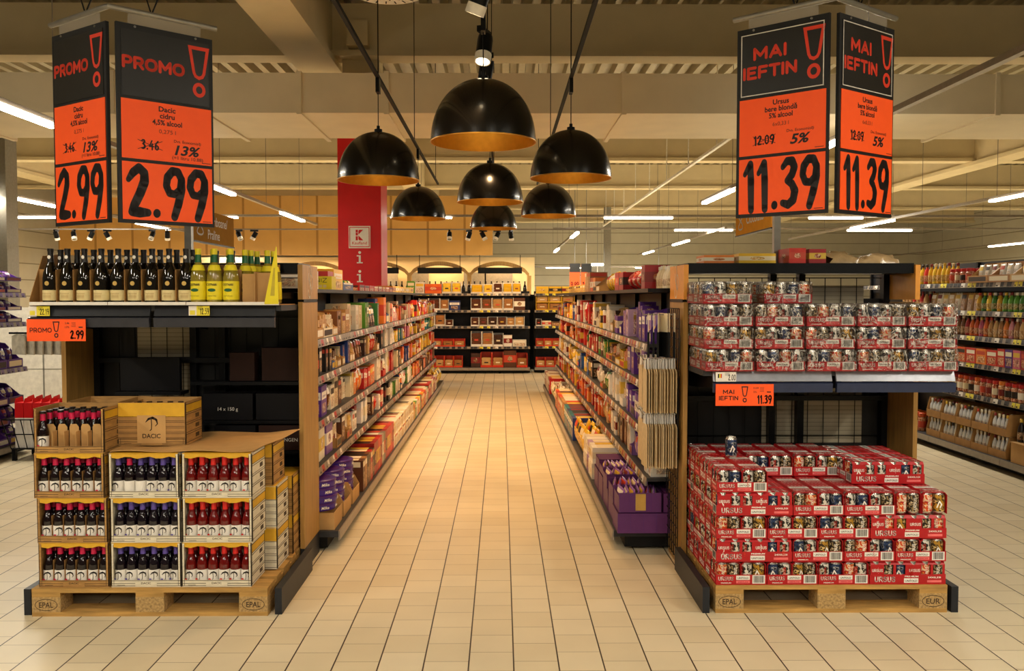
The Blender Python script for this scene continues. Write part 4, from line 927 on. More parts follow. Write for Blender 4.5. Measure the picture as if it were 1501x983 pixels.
# wine cartons: shared cardboard trays with cut-down sides and dividers
for k, (xa, xb, lb) in enumerate(((-2.535, -2.118, 'open wine carton at the outer end of the wine shelf'), (-2.115, -1.698, 'open wine carton in the middle of the wine shelf'), (-1.695, -1.197, 'open wine carton holding yellow-capped bottles at the aisle end'))):
    t = thing('wine_carton', ((xa+xb)/2, 4.65, 1.5865), lb, 'carton'); hw = (xb-xa)/2
    MB().box(-hw, hw, 0, .36, 0, .004).box(-hw, hw if k < 2 else hw-.085, .356, .36, .004, .23).box(-hw, hw, 0, .003, .004, .016).build('tray', 'label_cream' if k == 9 else 'card', t)
    MB().box(-hw, hw, -.001, .0, 0, .017).build('front_edge', 'label_white', t)
    for s_ in ((-1,) if k == 0 else ()):
        col = 'card_flap' if k == 2 else 'card'
        MB().prism([(.0, .004), (.36, .004), (.36, .29), (.14, .27), (.0, .03)], s_*hw-.003 if s_ > 0 else -hw, s_*hw if s_ > 0 else -hw+.003, 'x').build('side_wall', 'card', t)
    if k == 2:
        MB().prism([(hw-.078, .006), (hw-.001, .006), (hw-.008, .31), (hw-.012, .315)], -.006, -.003, 'y').prism([(hw-.045, .05), (hw-.022, .05), (hw-.018, .2), (hw-.026, .2)], -.0066, -.006, 'y', 1).build('torn_flap', ['label_yellow', 'tag_ochre_print'], t)
        MB().box(hw-.215, hw-.140, .065, .067, .004, .17).box(hw-.136, hw-.055, .07, .072, .004, .175).box(hw-.1395, hw-.1365, .03, .12, .004, .18).build('empty_cells', 'card_light', t)
    m = MB(); n = 4
    for q in range(1, 5):
        xx = (-2.442+.0915*(q+4.5*0) + .04575 + .0915*(4*k+k*.0) - .0915) - (xa+xb)/2 if k < 2 else -hw+.0055+.088*q
        if -hw+.01 < xx < hw-.02 and k < 2: m.box(xx-.0010, xx+.0010, .012, .096, .004, .19)
    m.box(-hw+.004, hw-.004 if k < 2 else -hw+.27, .0975, .0990, .004, .195)
    m.build('divider', 'card', t)
# ------------------------------------------------------------------ shelving bays (local: front towards -y, back at y = 0)
def bay_meshes(L, levels, d, db, tagcols, top=None, hback=1.66):
    out = {}
    out['base_deck'] = MB().box(-L/2, L/2, -db, 0, .085, .125).box(-L/2, L/2, -db+.07, -.02, .02, .085, 1).prism([(-db-.012, .068), (-db, .062), (-db+.002, .125), (-db-.008, .125)], -L/2+.003, L/2-.003, 'x', 2).mesh('base_deck', ['shelf_top', 'black_matte', 'rail_grey'])
    out['back_panel'] = MB().box(-L/2, L/2, 0, .02, 0, hback).mesh('back_panel', ['dark_grey'])
    m = MB().box(-.018, .018, -.035, -.001, 0, hback)
    z = .3
    while z < hback-.1: m.box(-.005, .005, -.0355, -.0345, z, z+.03, 1); z += .06
    out['upright'] = m.mesh('upright', ['black_metal', 'black_matte'])
    out['foot'] = MB().lathe([(.001, 0), (.03, 0), (.03, .008), (.012, .012), (.012, .03), (.001, .03)], 12).mesh('foot', ['black_matte'])
    out['shelf'] = MB().box(-L/2+.002, L/2-.002, -d, -.04, -.022, 0).prism([(-d+.01, -.022), (-d+.01, -.034), (-.05, -.048), (-.05, -.022)], -L/2+.004, -L/2+.008, 'x').mesh('shelf', ['shelf_top'])
    m = MB().prism([(-d-.012, -.048), (-d+.002, -.05), (-d+.002, 0), (-d-.002, 0)], -L/2+.002, L/2-.002, 'x')
    r2 = random.Random(len(tagcols)+int(L*100)); x = -L/2+.03
    while x < L/2-.06:
        wd_ = r2.choice((.05, .06, .075)); c = r2.randrange(1, 1+len(tagcols))
        m.add([(x, -d-.0125, -.044), (x+wd_, -d-.0125, -.044), (x+wd_, -d-.0035, -.002), (x, -d-.0035, -.002)], [(0, 1, 2, 3)], c)
        m.add([(x+.006, -d-.0121, -.040), (x+wd_*.55, -d-.0121, -.040), (x+wd_*.55, -d-.0105, -.028), (x+.006, -d-.0105, -.028)], [(0, 1, 2, 3)], 1+len(tagcols))
        x += wd_+r2.choice((.006, .012, .05))
    out['price_strip'] = m.mesh('price_strip', ['rail_grey']+tagcols+['ink'])
    out['top_shelf'] = MB().box(-L/2, L/2, -.36, .0, hback, hback+.025).mesh('top_shelf', ['black_metal'])
    out['L'], out['levels'], out['top'], out['d'], out['db'] = L, levels, top, d, db
    return out
mat('tag_dull', '#8a7f74', .5); mat('tag_red', '#b03a34', .5); mat('tag_lilac', '#6d5d8a', .5); mat('tag_ochre', '#c39a4a', .5)
def bay(B, loc, rz, lab, group, last=False, foot=True):
    t = thing('shelving_bay', loc, lab, 'shelf', rz, group); L = B['L']
    put('base_deck', B['base_deck'], t); put('back_panel', B['back_panel'], t)
    for s_ in ((-1, 1) if last else (-1,)): put('upright', B['upright'], t, (s_*(L/2-.019), 0, 0))
    put('foot', B['foot'], t, (0, -B['db']+.12, 0))
    for z in B['levels']:
        s_ = put('shelf', B['shelf'], t, (0, 0, z)); put('price_strip', B['price_strip'], s_)
    if B['top']: put('top_shelf', B['top_shelf'], t)
    return t
LL = [.527, .823, 1.115, 1.354]; LR = [.464, .761, 1.068, 1.328]
BL = bay_meshes(1.25, LL, .44, .57, ['tag_dull', 'label_white', 'tag_dull', 'tag_red'], True)
BR = bay_meshes(1.33, LR, .36, .57, ['tag_lilac', 'tag_red', 'tag_ochre', 'label_white', 'tag_dull'], True)
BRF = bay_meshes(1.331, LR, .36, .57, ['tag_dull', 'label_white', 'tag_dull'], True)
for k in range(8): bay(BL, (-1.62, 5.50+1.25*(k+.5), 0), PI/2, 'dark shelving bay of the cider-side aisle row, %s from the aisle mouth' % nth(k+1), 'shelving bays along the left of the aisle', k == 7)
for k in range(7): bay(BR if k < 4 else BRF, (1.295, 5.50+1.33*(k+.5), 0), -PI/2, 'dark shelving bay of the beer-side aisle row, %s from the aisle mouth' % nth(k+1), 'shelving bays along the right of the aisle', k == 6)
BB = bay_meshes(1.293, [.572, 1.005, 1.345, 1.70], .42, .44, ['label_white', 'tag_yellow', 'shelf_blue', 'shelf_blue', 'shelf_blue'], False, 1.75)
for k in range(4):
    bay(BB, (-3.27+1.293*(k+.5)+(.10 if k == 3 else 0), 18.70+(.12 if k == 3 else 0), 0), 0, 'dark cross shelving bay at the end of the aisle, %s counting from the cider side' % nth(k+1), 'cross shelving at the end of the aisle', k == 3)
BF = bay_meshes(1.33, [.66, .97, 1.24, 1.49, 1.77], .42, .50, ['label_white', 'tag_yellow', 'shelf_blue', 'shelf_blue'], False, 2.0)
for k in range(4): bay(BF, (5.13, 6.57+1.33*(k+.5), 0), -PI/2, 'tall dark shelving bay with jars and pouches beyond the beer display, %s from the front' % nth(k+1), 'shelving bays on the far right', k == 3)
BQ = bay_meshes(1.25, [.9, 1.37, 1.67], .42, .46, ['label_white', 'tag_lilac', 'shelf_blue'], False, 1.75)
for k in range(2): bay(BQ, (-5.42, 6.60+1.25*(k+.5), 0), PI/2, 'dark shelving bay of purple cartons beyond the cider display, %s' % ['nearer one', 'farther one'][k], 'shelving bays on the far left', k == 1)
tag(MB().box(-.9, .9, -.02, .02, .0, 1.5).box(-.02, .0, -.022, -.02, .1, 1.5, 1).box(-.9, .9, -.022, -.02, .74, .75, 1).build('partition_panel', ['white_paint', 'grey_panel'], None, (-5.6, 10.6, 0)), 'pale panel standing behind the basket of red-topped boxes', 'panel')

# ------------------------------------------------------------------ product shapes (unit size, front towards -y)
PM = ['print_body', 'print_label', 'print_picture', 'white_ink', 'print_foil']
def box_proto(name, style):
    m = MB().box(-.5, .5, -.5, .5, 0, 1)
    for o, u in (((-.5, -.503, 0), V((1,0,0))), ((-.503, .5, 0), V((0,-1,0))), ((.503, -.5, 0), V((0,1,0)))):
        o = V(o); Z = V((0,0,1)); r = lambda a, b, c, d, mm: m.flat([(a,c),(b,c),(b,d),(a,d)], o, u, Z, mm)
        if style == 0: r(.08,.92,.62,.86,1); r(.10,.90,.10,.52,2); 
        elif style == 1: r(0,1,.30,.72,1); m.flat([(.5+.2*math.cos(q*.5), .51+.16*math.sin(q*.5)) for q in range(13)], o+u.cross(Z)*.002, u, Z, 2)
        elif style == 2: r(.30,.70,.08,.92,2); r(.30,.70,.62,.80,1)
        elif style == 3: r(.05,.95,.78,.95,1); r(.2,.8,.2,.6,2)
        elif style == 4: r(.06,.94,.55,.80,3); m.text('choco', o+u*.5+Z*.62+u.cross(Z)*.003, u, Z, .13, 0, 'C', .02, fit=.6); r(.2,.8,.1,.42,2)
    m.flat([(-.4,-.4),(.4,-.4),(.4,.1),(-.4,.1)], (0, 0, 1.003), (1,0,0), (0,1,0), 1)
    return m.mesh(name, PM)
PROTO = {'box%d' % k: box_proto('product_box', k) for k in range(5)}
def pouch_proto(flare):
    nx, nz_ = 8, 9; vs = []; fs = []; ms = []
    for s_ in (-1, 1):
        b = len(vs)
        for j in range(nz_+1):
            z = j/nz_
            for i in range(nx+1):
                x = i/nx-.5; th = .5*(1-abs(2*x)**3)**.5*math.sin(PI*min(1, max(0, (z-.04)/.92)))**.6
                if flare: th = .5*(1-abs(2*x)**4)**.5*(1-z)**.55 if z < 1 else 0
                xx = x*(1-.06*math.sin(PI*z)) if not flare else x
                vs.append((xx, s_*th+.02*s_, z + (.02*math.sin(i*2.1) if j == nz_ else 0)))
        for j in range(nz_):
            for i in range(nx):
                a = b+j*(nx+1)+i; q = (a, a+1, a+nx+2, a+nx+1); fs.append(q if s_ < 0 else q[::-1])
                ms.append(1 if j in (6, 7) and 1 <= i <= 6 else 2 if j in (2, 3, 4) and 2 <= i <= 5 else 4)
    n_ = (nx+1)*(nz_+1); ed = [i for i in range(nx+1)] + [j*(nx+1)+nx for j in range(1, nz_+1)] + [nz_*(nx+1)+i for i in range(nx-1, -1, -1)] + [j*(nx+1) for j in range(nz_-1, 0, -1)]
    for a, b in zip(ed, ed[1:]+ed[:1]): fs.append((b, a, n_+a, n_+b)); ms.append(4)
    return MB().add(vs, fs, ms, True).mesh('product_pouch', PM, 60)
PROTO['bag'] = pouch_proto(False); PROTO['pouch'] = pouch_proto(True)
def tray_proto(style):                                   # shelf-ready carton: high back, sloping sides, low front lip
    m = MB().box(-.5, .5, -.5, .5, 0, .03).box(-.5, .5, .46, .5, .03, 1).box(-.5, .5, -.5, -.46, .03, .34)
    for s_ in (-1, 1):
        m.prism([(-.5, .03), (.46, .03), (.46, 1), (.1, .95), (-.38, .36), (-.5, .34)], -.5 if s_ < 0 else .47, -.47 if s_ < 0 else .5, 'x')
    m.flat([(.08,.06),(.92,.06),(.92,.28),(.08,.28)], (-.5, -.503, 0), (1,0,0), (0,0,1), 1)
    return m.mesh('display_carton', ['print_body', 'print_label'])
PROTO['tray'] = tray_proto(0)
m = MB().box(-.5, .5, -.5, .5, 0, .03).box(-.5, .5, .46, .5, .03, 1).box(-.47, .47, -.5, -.46, .03, .15)
for s_ in (-1, 1): m.prism([(-.5, .03), (.46, .03), (.46, 1), (-.44, 1), (-.5, .92)], -.5 if s_ < 0 else .46, -.46 if s_ < 0 else .5, 'x')
PROTO['open_tray'] = m.mesh('display_carton', ['print_body'])
m = MB()
for k in range(3):
    pr = [(-.5, .04), (-.44, 0), (.44, 0), (.5, .04), (.5, .27), (.40, .325), (-.40, .325), (-.5, .27)]
    m.prism([(a, k/3+b) for a, b in pr], -.5, .5, 'y', 0)
    m.flat([(-.22, k/3+.06), (.22, k/3+.06), (.22, k/3+.20), (-.22, k/3+.20)], (0, -.503, 0), (1,0,0), (0,0,1), 1 if k == 1 else 0)
PROTO['pack_stack'] = m.mesh('biscuit_pack', ['print_foil', 'print_label'])
m = MB()
for k in range(4): m.box(-.46+.24*k, -.26+.24*k, -.44, .44, .0, 1, k % 2); m.flat([(0,.3),(.2,.3),(.2,.8),(0,.8)], (-.46+.24*k, -.443, 0), (1,0,0), (0,0,1), 2)
m = MB().box(-.5, .5, -.5, .5, 0, 1).flat([(.04,.15),(.96,.15),(.96,.55),(.04,.55)], (-.5, -.503, 0), (1,0,0), (0,0,1), 1).flat([(.1,.6),(.9,.6),(.9,.95),(.1,.95)], (-.5, -.503, 0), (1,0,0), (0,0,1), 2).flat([(-.4,-.45),(.4,-.45),(.4,.3),(-.4,.3)], (0,0,1.003), (1,0,0), (0,1,0), 2)
PROTO['bar'] = m.mesh('chocolate_bar', PM)
m = MB().lathe([(.001, 0), (.38, 0), (.42, .03), (.42, .70), (.33, .78), (.33, .80), (.001, .80)], 14, 2).lathe([(.36, .79), (.37, .80), (.37, .98), (.33, 1), (.001, 1)], 14, 0).lathe([(.425, .2), (.428, .21), (.428, .55), (.425, .56)], 14, 1)
PROTO['jar'] = m.mesh('jar', PM)
m = MB().lathe([(.001, 0), (.34, 0), (.38, .03), (.38, .50), (.30, .66), (.14, .80), (.13, .86)], 14, 0).lathe([(.16, .85), (.17, .86), (.17, .98), (.14, 1), (.001, 1)], 14, 1).lathe([(.384, .12), (.388, .13), (.388, .42), (.384, .43)], 14, 2)
PROTO['bottle'] = m.mesh('drink_bottle', PM)
KIND = {'box0': ('chocolate_box', 'chocolate box', 'box'), 'box1': ('biscuit_box', 'biscuit box', 'box'), 'box2': ('praline_box', 'praline box', 'box'), 'box3': ('wafer_box', 'wafer box', 'box'), 'box4': ('gift_box', 'gift box', 'box'),
        'bag': ('candy_bag', 'candy bag', 'bag'), 'pouch': ('stand_up_pouch', 'stand-up pouch', 'bag'), 'tray': ('display_carton', 'open display carton', 'carton'), 'open_tray': ('display_carton', 'open display carton', 'carton'), 'pack_stack': ('biscuit_pack', 'biscuit pack', 'packet'), 'bar': ('chocolate_bar', 'chocolate bar', 'bar'), 'jar': ('jar', 'jar', 'jar'), 'bottle': ('drink_bottle', 'drink bottle', 'bottle')}
HUE = {'scarlet': ['#e2401c', '#dc3a18', '#e84a22'], 'purple': ['#4a2280', '#5a2d8c', '#6b3a98'], 'lilac': ['#9a78b8', '#b79ac4', '#80589c'], 'cream': ['#e6d6b4', '#d9c7a0', '#efe4cc'], 'white': ['#ece6da', '#ddd6c8', '#f3efe6'], 'brown': ['#5a3018', '#3c1f10', '#7a4a24'], 'tan': ['#b98a50', '#a87440', '#cda468'],
       'red': ['#b8161a', '#cc2a1c', '#a01218'], 'orange': ['#e0661a', '#e8822a', '#d4501c'], 'yellow': ['#e6b81e', '#efc93a', '#d6a012'], 'blue': ['#1e3c86', '#2a5a9c', '#1c2c66'], 'green': ['#3a7d2a', '#5a9a2c', '#2c6a34'], 'black': ['#16120f', '#1e1a18', '#241510'], 'pink': ['#d88a96', '#e0a8a0', '#c85a7c'], 'grey': ['#8f8a84', '#a7a198', '#77706a'], 'teal': ['#1f7d8c', '#2a8a94', '#176a78']}
HB = {'purple': ['lilac', 'purple'], 'yellow': ['orange', 'yellow'], 'red': ['red', 'cream'], 'tan': ['brown', 'cream'], 'white': ['brown', 'red', 'cream'], 'cream': ['brown', 'tan'], 'blue': ['cream', 'blue'], 'orange': ['yellow', 'red'], 'brown': ['cream', 'brown'], 'lilac': ['purple']}
CNT = {}
def product(p, x, y, z, w_, d, h, rz, hue, where):
    nm, noun, cat = KIND[p]; key = (p, hue, where); CNT[key] = CNT.get(key, 0)+1
    lab = '%s %s, %s' % (hue, noun, where.format(n=nth(CNT[key])))
    return put(nm, PROTO[p], None, (x, y, z), rz, lab, cat, noun+'s '+where.split('{n} ')[-1], None, rnd.choice(HUE[hue]), (w_, d, h))
def zone_fill(side, z, zones, where, gap_h, lim_d):
    """walk along the aisle laying items front edge to front edge"""
    y = 5.53; sx = 1 if side == 'L' else -1; rz = PI/2*sx
    yend = 15.45 if side == 'L' else 14.78
    base = z < .2
    xf = {('L', True): -1.065, ('L', False): -1.195, ('R', True): .74, ('R', False): .955}[(side, base)]
    while y < yend:
        t_ = y-5.5; zn = next((q for q in zones if t_ < q[0]), zones[-1]); _, kinds, hues, (w0, w1), (h0, h1), d0 = zn
        p = rnd.choice(kinds); hue = rnd.choice(hues); w_ = rnd.uniform(w0, w1)*(1.42 if w1 < .15 else 1.1); h = min(rnd.uniform(h0, h1), gap_h)
        if p.startswith('box') and rnd.random() < .20: p = rnd.choice(('tray', 'bag', 'pouch', 'tray')); w_ = rnd.uniform(.15, .22) if p == 'tray' else rnd.uniform(.10, .14)
        if p == 'tray' and hue not in HB: hue = 'tan'
        d = min(d0, lim_d)*(rnd.uniform(.8, 1) if p not in ('bag', 'pouch') else 1)
        n_ = 1 if p in ('tray',) else rnd.choice((1, 2, 3)) if w_ < .14 else 1
        for q in range(n_):
            if y+w_ > yend: y = yend; break
            if p in ('bag', 'pouch'):
                dd = min(.06, d); rows_ = 3 if base else 2
                for r in range(rows_): product(p, xf-sx*(.05+r*.085), y+w_/2, z+.001, w_, dd, h*rnd.uniform(.92, 1), rz+rnd.uniform(-.08, .08), hue, where)
            elif p == 'tray':
                product(p, xf-sx*(d/2+.005), y+w_/2, z+.001, w_, d, h, rz, hue, where)
                nb = max(2, int((w_-.02)/.045)); bw = (w_-.02)/nb; bh = rnd.choice(HB[hue] if hue in HB else [hue])
                for b in range(nb):
                    for r in range(2):
                        product('bar', xf-sx*(.03+d*.22+r*d*.40), y+.01+bw*(b+.5), z+.001+h*.03+.001, bw*.9, d*.34, h*rnd.uniform(.62, .85), rz, bh, where.replace('{n}', 'in a %s carton, {n}' % hue))
            else:
                tw = rnd.uniform(-.03, .03); hh = min(gap_h, h*rnd.uniform(.86, 1.12)); ii = rnd.choice((0, .006, .02, .05))
                product(p, xf-sx*(d/2+.006+ii), y+w_/2, z+.001, w_*.93, d*(.9 if ii > .03 else 1), hh, rz+tw*(w_ > .07), hue, where)
            y += w_+.004
        y += rnd.choice((0, .004, .012, .012, .05))
BX = ['box0', 'box1', 'box2', 'box3', 'box4']
def W(side, lev): return '{n} from the aisle mouth, %s, %s side' % (lev, {'left': 'cider', 'right': 'beer'}[side])
# (until metres from the near end, kinds, hues, width range, height range, depth)
zone_fill('L', 1.354, [(.55, ['tray'], ['tan', 'cream'], (.24, .3), (.16, .2), .3), (1.2, BX, ['tan', 'brown', 'tan'], (.09, .13), (.15, .2), .2), (2.1, ['box2', 'box3'], ['white', 'cream'], (.10, .13), (.19, .22), .2), (2.9, BX, ['black', 'green', 'black'], (.06, .1), (.18, .24), .2), (3.5, BX, ['blue', 'blue', 'orange'], (.12, .2), (.24, .28), .2),
    (6.2, BX+['pouch'], ['red', 'orange', 'pink', 'cream'], (.07, .12), (.16, .22), .15), (99, ['pouch', 'box0', 'box1'], ['yellow', 'orange', 'red', 'yellow'], (.08, .14), (.16, .24), .12)], W('left', 'top shelf'), .27, .36)
zone_fill('L', 1.115, [(.5, BX, ['cream', 'black', 'brown'], (.05, .09), (.15, .19), .2), (1.5, ['box2', 'tray'], ['grey', 'pink', 'blue'], (.06, .1), (.15, .19), .25), (2.4, BX, ['brown', 'tan', 'red'], (.06, .09), (.15, .19), .2), (3.4, ['box2', 'box3'], ['white', 'black'], (.08, .12), (.17, .2), .2), (4.2, BX, ['blue', 'white'], (.07, .1), (.15, .2), .2),
    (99, BX+['pouch'], ['yellow', 'teal', 'orange', 'green', 'yellow', 'pink'], (.06, .12), (.13, .19), .15)], W('left', 'second shelf'), .188, .38)
zone_fill('L', .823, [(.35, ['box4'], ['purple'], (.17, .2), (.22, .24), .1), (1.5, ['tray', 'box0', 'box3'], ['brown', 'cream', 'brown'], (.06, .1), (.17, .22), .2), (2.6, BX, ['orange', 'red', 'cream', 'yellow'], (.06, .1), (.16, .22), .2), (4.5, BX, ['red', 'cream', 'red', 'tan'], (.06, .1), (.15, .22), .2), (6, BX, ['black', 'blue', 'yellow', 'orange'], (.06, .1), (.15, .2), .2),
    (99, BX, ['orange', 'red', 'yellow', 'orange'], (.07, .12), (.15, .22), .15)], W('left', 'third shelf'), .24, .38)
zone_fill('L', .527, [(.5, ['box4', 'box1'], ['lilac', 'cream'], (.16, .22), (.2, .23), .28), (1.5, ['box0', 'tray', 'box3'], ['brown', 'tan'], (.07, .12), (.16, .22), .25), (2.4, BX, ['red', 'brown', 'white'], (.06, .1), (.16, .21), .2), (4, BX, ['white', 'black', 'red', 'white'], (.07, .1), (.15, .2), .25), (6, BX, ['yellow', 'green', 'blue', 'white', 'orange'], (.06, .1), (.14, .2), .2),
    (99, BX, ['green', 'orange', 'red', 'brown'], (.07, .12), (.15, .2), .15)], W('left', 'fourth shelf'), .24, .38)
zone_fill('R', 1.328, [(1.7, BX+['tray'], ['purple', 'lilac', 'purple', 'lilac'], (.06, .1), (.15, .24), .16), (2.7, BX, ['pink', 'cream', 'orange', 'white'], (.05, .08), (.16, .22), .16), (3.5, ['box0', 'tray', 'box1'], ['yellow', 'cream'], (.08, .12), (.18, .22), .2), (6, BX, ['red', 'orange', 'red', 'white'], (.10, .18), (.18, .27), .2),
    (99, BX+['pouch'], ['orange', 'cream', 'blue', 'yellow', 'red'], (.07, .12), (.15, .24), .15)], W('right', 'top shelf'), .28, .3)
zone_fill('R', 1.068, [(1.1, BX+['bag'], ['purple', 'lilac', 'purple'], (.06, .1), (.15, .22), .16), (2.3, ['tray'], ['yellow', 'tan', 'yellow'], (.16, .24), (.15, .2), .26), (3.6, BX, ['brown', 'red', 'brown', 'green'], (.06, .1), (.15, .2), .18), (5, BX+['bag'], ['green', 'red', 'red', 'black'], (.08, .14), (.15, .22), .18),
    (99, BX, ['orange', 'yellow', 'orange', 'red'], (.06, .12), (.15, .2), .15)], W('right', 'second shelf'), .205, .3)
zone_fill('R', .761, [(1.2, BX+['tray'], ['purple', 'lilac', 'purple'], (.06, .1), (.17, .24), .18), (2.1, BX, ['black', 'cream', 'white'], (.05, .08), (.17, .22), .18), (3.6, BX+['bag'], ['cream', 'white', 'cream', 'green', 'yellow'], (.08, .13), (.12, .2), .2), (5.2, BX, ['blue', 'orange', 'black', 'yellow'], (.08, .14), (.14, .2), .18),
    (99, BX+['bag'], ['yellow', 'white', 'red', 'cream'], (.07, .13), (.14, .22), .15)], W('right', 'third shelf'), .25, .3)
zone_fill('R', .464, [(.9, ['box4', 'box2', 'tray'], ['purple', 'white', 'lilac'], (.1, .16), (.14, .2), .22), (2, BX, ['brown', 'cream', 'white', 'black'], (.07, .12), (.15, .22), .2), (3.2, BX+['bag'], ['orange', 'tan', 'brown', 'orange'], (.07, .12), (.15, .22), .2),
    (99, BX, ['red', 'orange', 'red', 'yellow'], (.07, .12), (.15, .23), .18)], W('right', 'fourth shelf'), .24, .3)
# bottom decks
zone_fill_y = 6.35
def deck(side, zones, y):
    sx = 1 if side == 'L' else -1; rz = PI/2*sx; xf = -1.065 if side == 'L' else .74; yend = 15.4 if side == 'L' else 14.75
    wh = W('left' if side == 'L' else 'right', 'bottom deck')
    while y < yend:
        p, hues, w_, d, h, layers = next(q for q in zones if y-5.5 < q[0])[1:]
        hue = rnd.choice(hues); w_ *= rnd.uniform(.85, 1.1); z = .126
        if p in ('bag', 'pouch'):
            for r in range(4): product(p, xf-sx*(.06+r*.11), y+w_/2, z, w_*.92, .085, h*rnd.uniform(.85, 1.05), rz+rnd.uniform(-.12, .12), hue, wh)
        else:
            for l in range(layers):
                product(p, xf-sx*(d/2+.005), y+w_/2, z, w_*.98, d*(1-.03*l), h, rz, hue, wh); z += h+.001
        y += w_+.004
deck('L', [(1.7, 'box3', ['tan', 'brown', 'red'], .10, .40, .24, 1), (3.0, 'box1', ['red', 'grey', 'red'], .12, .42, .27, 1), (5.0, 'box3', ['white', 'cream', 'white'], .10, .42, .12, 2), (7, 'box0', ['yellow', 'orange', 'green', 'white'], .16, .40, .20, 1), (8.6, 'box0', ['red', 'cream', 'red'], .18, .42, .22, 1), (99, 'bag', ['yellow', 'yellow', 'orange'], .16, .1, .26, 1)], 6.62)
deck('R', [(2.2, 'box1', ['lilac', 'white'], .14, .42, .13, 2), (3.4, 'bag', ['yellow'], .20, .1, .27, 1), (4.6, 'box4', ['blue', 'blue', 'teal'], .20, .40, .235, 1), (6.2, 'box0', ['orange', 'tan', 'red'], .17, .4, .235, 1), (7.6, 'bag', ['white', 'cream', 'green'], .18, .1, .20, 1), (99, 'box4', ['red', 'red', 'cream'], .2, .4, .24, 1)], 7.05)
# purple tins and brown cartons at the near end of the left deck
TIN = MB().lathe([(.001, 0), (.118, 0), (.12, .004), (.12, .036), (.124, .037), (.124, .047), (.118, .050), (.001, .050)], 28, [0, 0, 0, 1, 1, 1, 0])
for a in (-PI/2, -PI/2+.75, 0.1): TIN.text('Milka', V((math.cos(a), math.sin(a), 0))*.1246+V((0, 0, .012)), (-math.sin(a), math.cos(a), 0), (0,0,1), .026, 2, 'C', .02, .2)
TIN.flat([(.09*math.cos(q*.4), .09*math.sin(q*.4)) for q in range(16)], (0, 0, .0506), (1,0,0), (0,1,0), 1)
TIN = TIN.mesh('biscuit_tin', ['tin_purple', 'plastic_purple', 'white_ink'])
def card_box(x, y, z, w_, d, h, lab, front=.5, m_='card_light', rz=0):
    m = MB().box(-w_/2, w_/2, -d/2, d/2, 0, .004)
    for s_ in (-1, 1): m.prism([(-d/2, .004), (d/2, .004), (d/2, h), (-d/2+.12*d, h), (-d/2, h*front)], -w_/2 if s_ < 0 else w_/2-.004, -w_/2+.004 if s_ < 0 else w_/2, 'x')
    m.box(-w_/2+.004, w_/2-.004, d/2-.004, d/2, .004, h).box(-w_/2+.004, w_/2-.004, -d/2, -d/2+.004, .004, h*front)
    return m.build('cardboard_box', m_, None, (x, y, z), rz, label=lab, cat='carton')
st = [(-1.205, 5.665, .126, 3, True), (-1.20, 5.665, .282, 6, False)]
card_box(-1.215, 5.66, .126, .27, .27, .11, 'brown cardboard tray under the front stack of purple tins', 1)
for k in range(4): put('biscuit_tin', TIN, None, (-1.213+rnd.uniform(-.006, .006), 5.655, .24+.0502*k) if k < 6 else (-1.213, 5.66, .24+.0502*k), rnd.uniform(-.2, .2), 'round purple tin in the front stack by the oak panel, %s from the bottom' % nth(k+1), 'tin', 'purple tins in the front stack')
for j, (y, n) in enumerate(((6.00, 7), (6.36, 7))):
    card_box(-1.225, y, .126, .28, .29, .16, 'brown cardboard tray holding the %s stack of purple tins' % ['second', 'third'][j], .6, rz=PI/2)
    for k in range(n-1): put('biscuit_tin', TIN, None, (-1.225, y, .132+.0502*k), rnd.uniform(-.3, .3), 'round purple tin in the %s stack from the aisle mouth, %s from the bottom' % (['second', 'third'][j], nth(k+1)), 'tin', 'purple tins in the rear stacks')
# purple cartons at the near end of the right deck
def purple_carton(x, y, z, w_, d, h, lab, opened, bars=6, patch=False):
    t = thing('purple_carton', (x, y, z), lab, 'carton', 0)
    m = MB().box(-w_/2, w_/2, -d/2, d/2, 0, .004).box(-w_/2, w_/2, -d/2, -d/2+.004, .004, h).box(-w_/2, w_/2, d/2-.004, d/2, .004, h).box(-w_/2, -w_/2+.004, -d/2+.004, d/2-.004, .004, h*(.8 if opened else 1)).box(w_/2-.004, w_/2, -d/2+.004, d/2-.004, .004, h)
    if not opened: m.box(-w_/2, w_/2, -d/2, d/2, h-.003, h)
    for q in range(1, 4): m.box(-w_/2+w_*q/4-.001, -w_/2+w_*q/4+.001, -d/2-.0008, -d/2, .004, h-.004, 1)
    if patch: m.box(-.03, .035, -d/2-.0015, -d/2, h*.1, h*.95, 2)
    m.build('carton_body', ['purple_card', 'plastic_purple', 'tag_ochre'], t)
    if opened:
        for q in range(bars):
            put('bar_pack', PROTO['bag'], t, (-w_/2+.03+(w_-.06)*q/(bars-1), rnd.uniform(-.02, .02), .02), PI/2+rnd.uniform(-.2, .2), color='#8f5fb0', scale=(d*.8, .035, h*.98))
for q, (x, y, z, w_, d, h, op, pt) in enumerate([(.905, 5.56, .126, .33, .26, .13, False, False), (.885, 5.56, .257, .27, .24, .125, True, True), (1.13, 5.56, .126, .11, .26, .13, False, False), (1.105, 5.56, .257, .14, .24, .125, False, False),
        (.90, 5.86, .126, .30, .26, .15, False, False), (.88, 5.86, .277, .26, .24, .09, True, False), (.90, 6.16, .126, .30, .28, .15, False, False), (.87, 6.16, .277, .25, .24, .10, True, False), (.90, 6.47, .126, .30, .26, .17, False, False), (.885, 6.47, .297, .26, .24, .07, True, False), (.90, 6.77, .126, .3, .26, .16, False, False), (.89, 6.77, .287, .26, .24, .08, False, False)]):
    purple_carton(x, y, z, w_, d, h, '%s purple chocolate carton, %s from the aisle mouth, %s layer%s' % ('open' if op else 'closed', nth([0,0,0,0,1,1,2,2,3,3,4,4][q]+1), 'lower' if z < .2 else 'upper', ', against the mesh side' if x > 1.1 else ''), op, 7, pt)
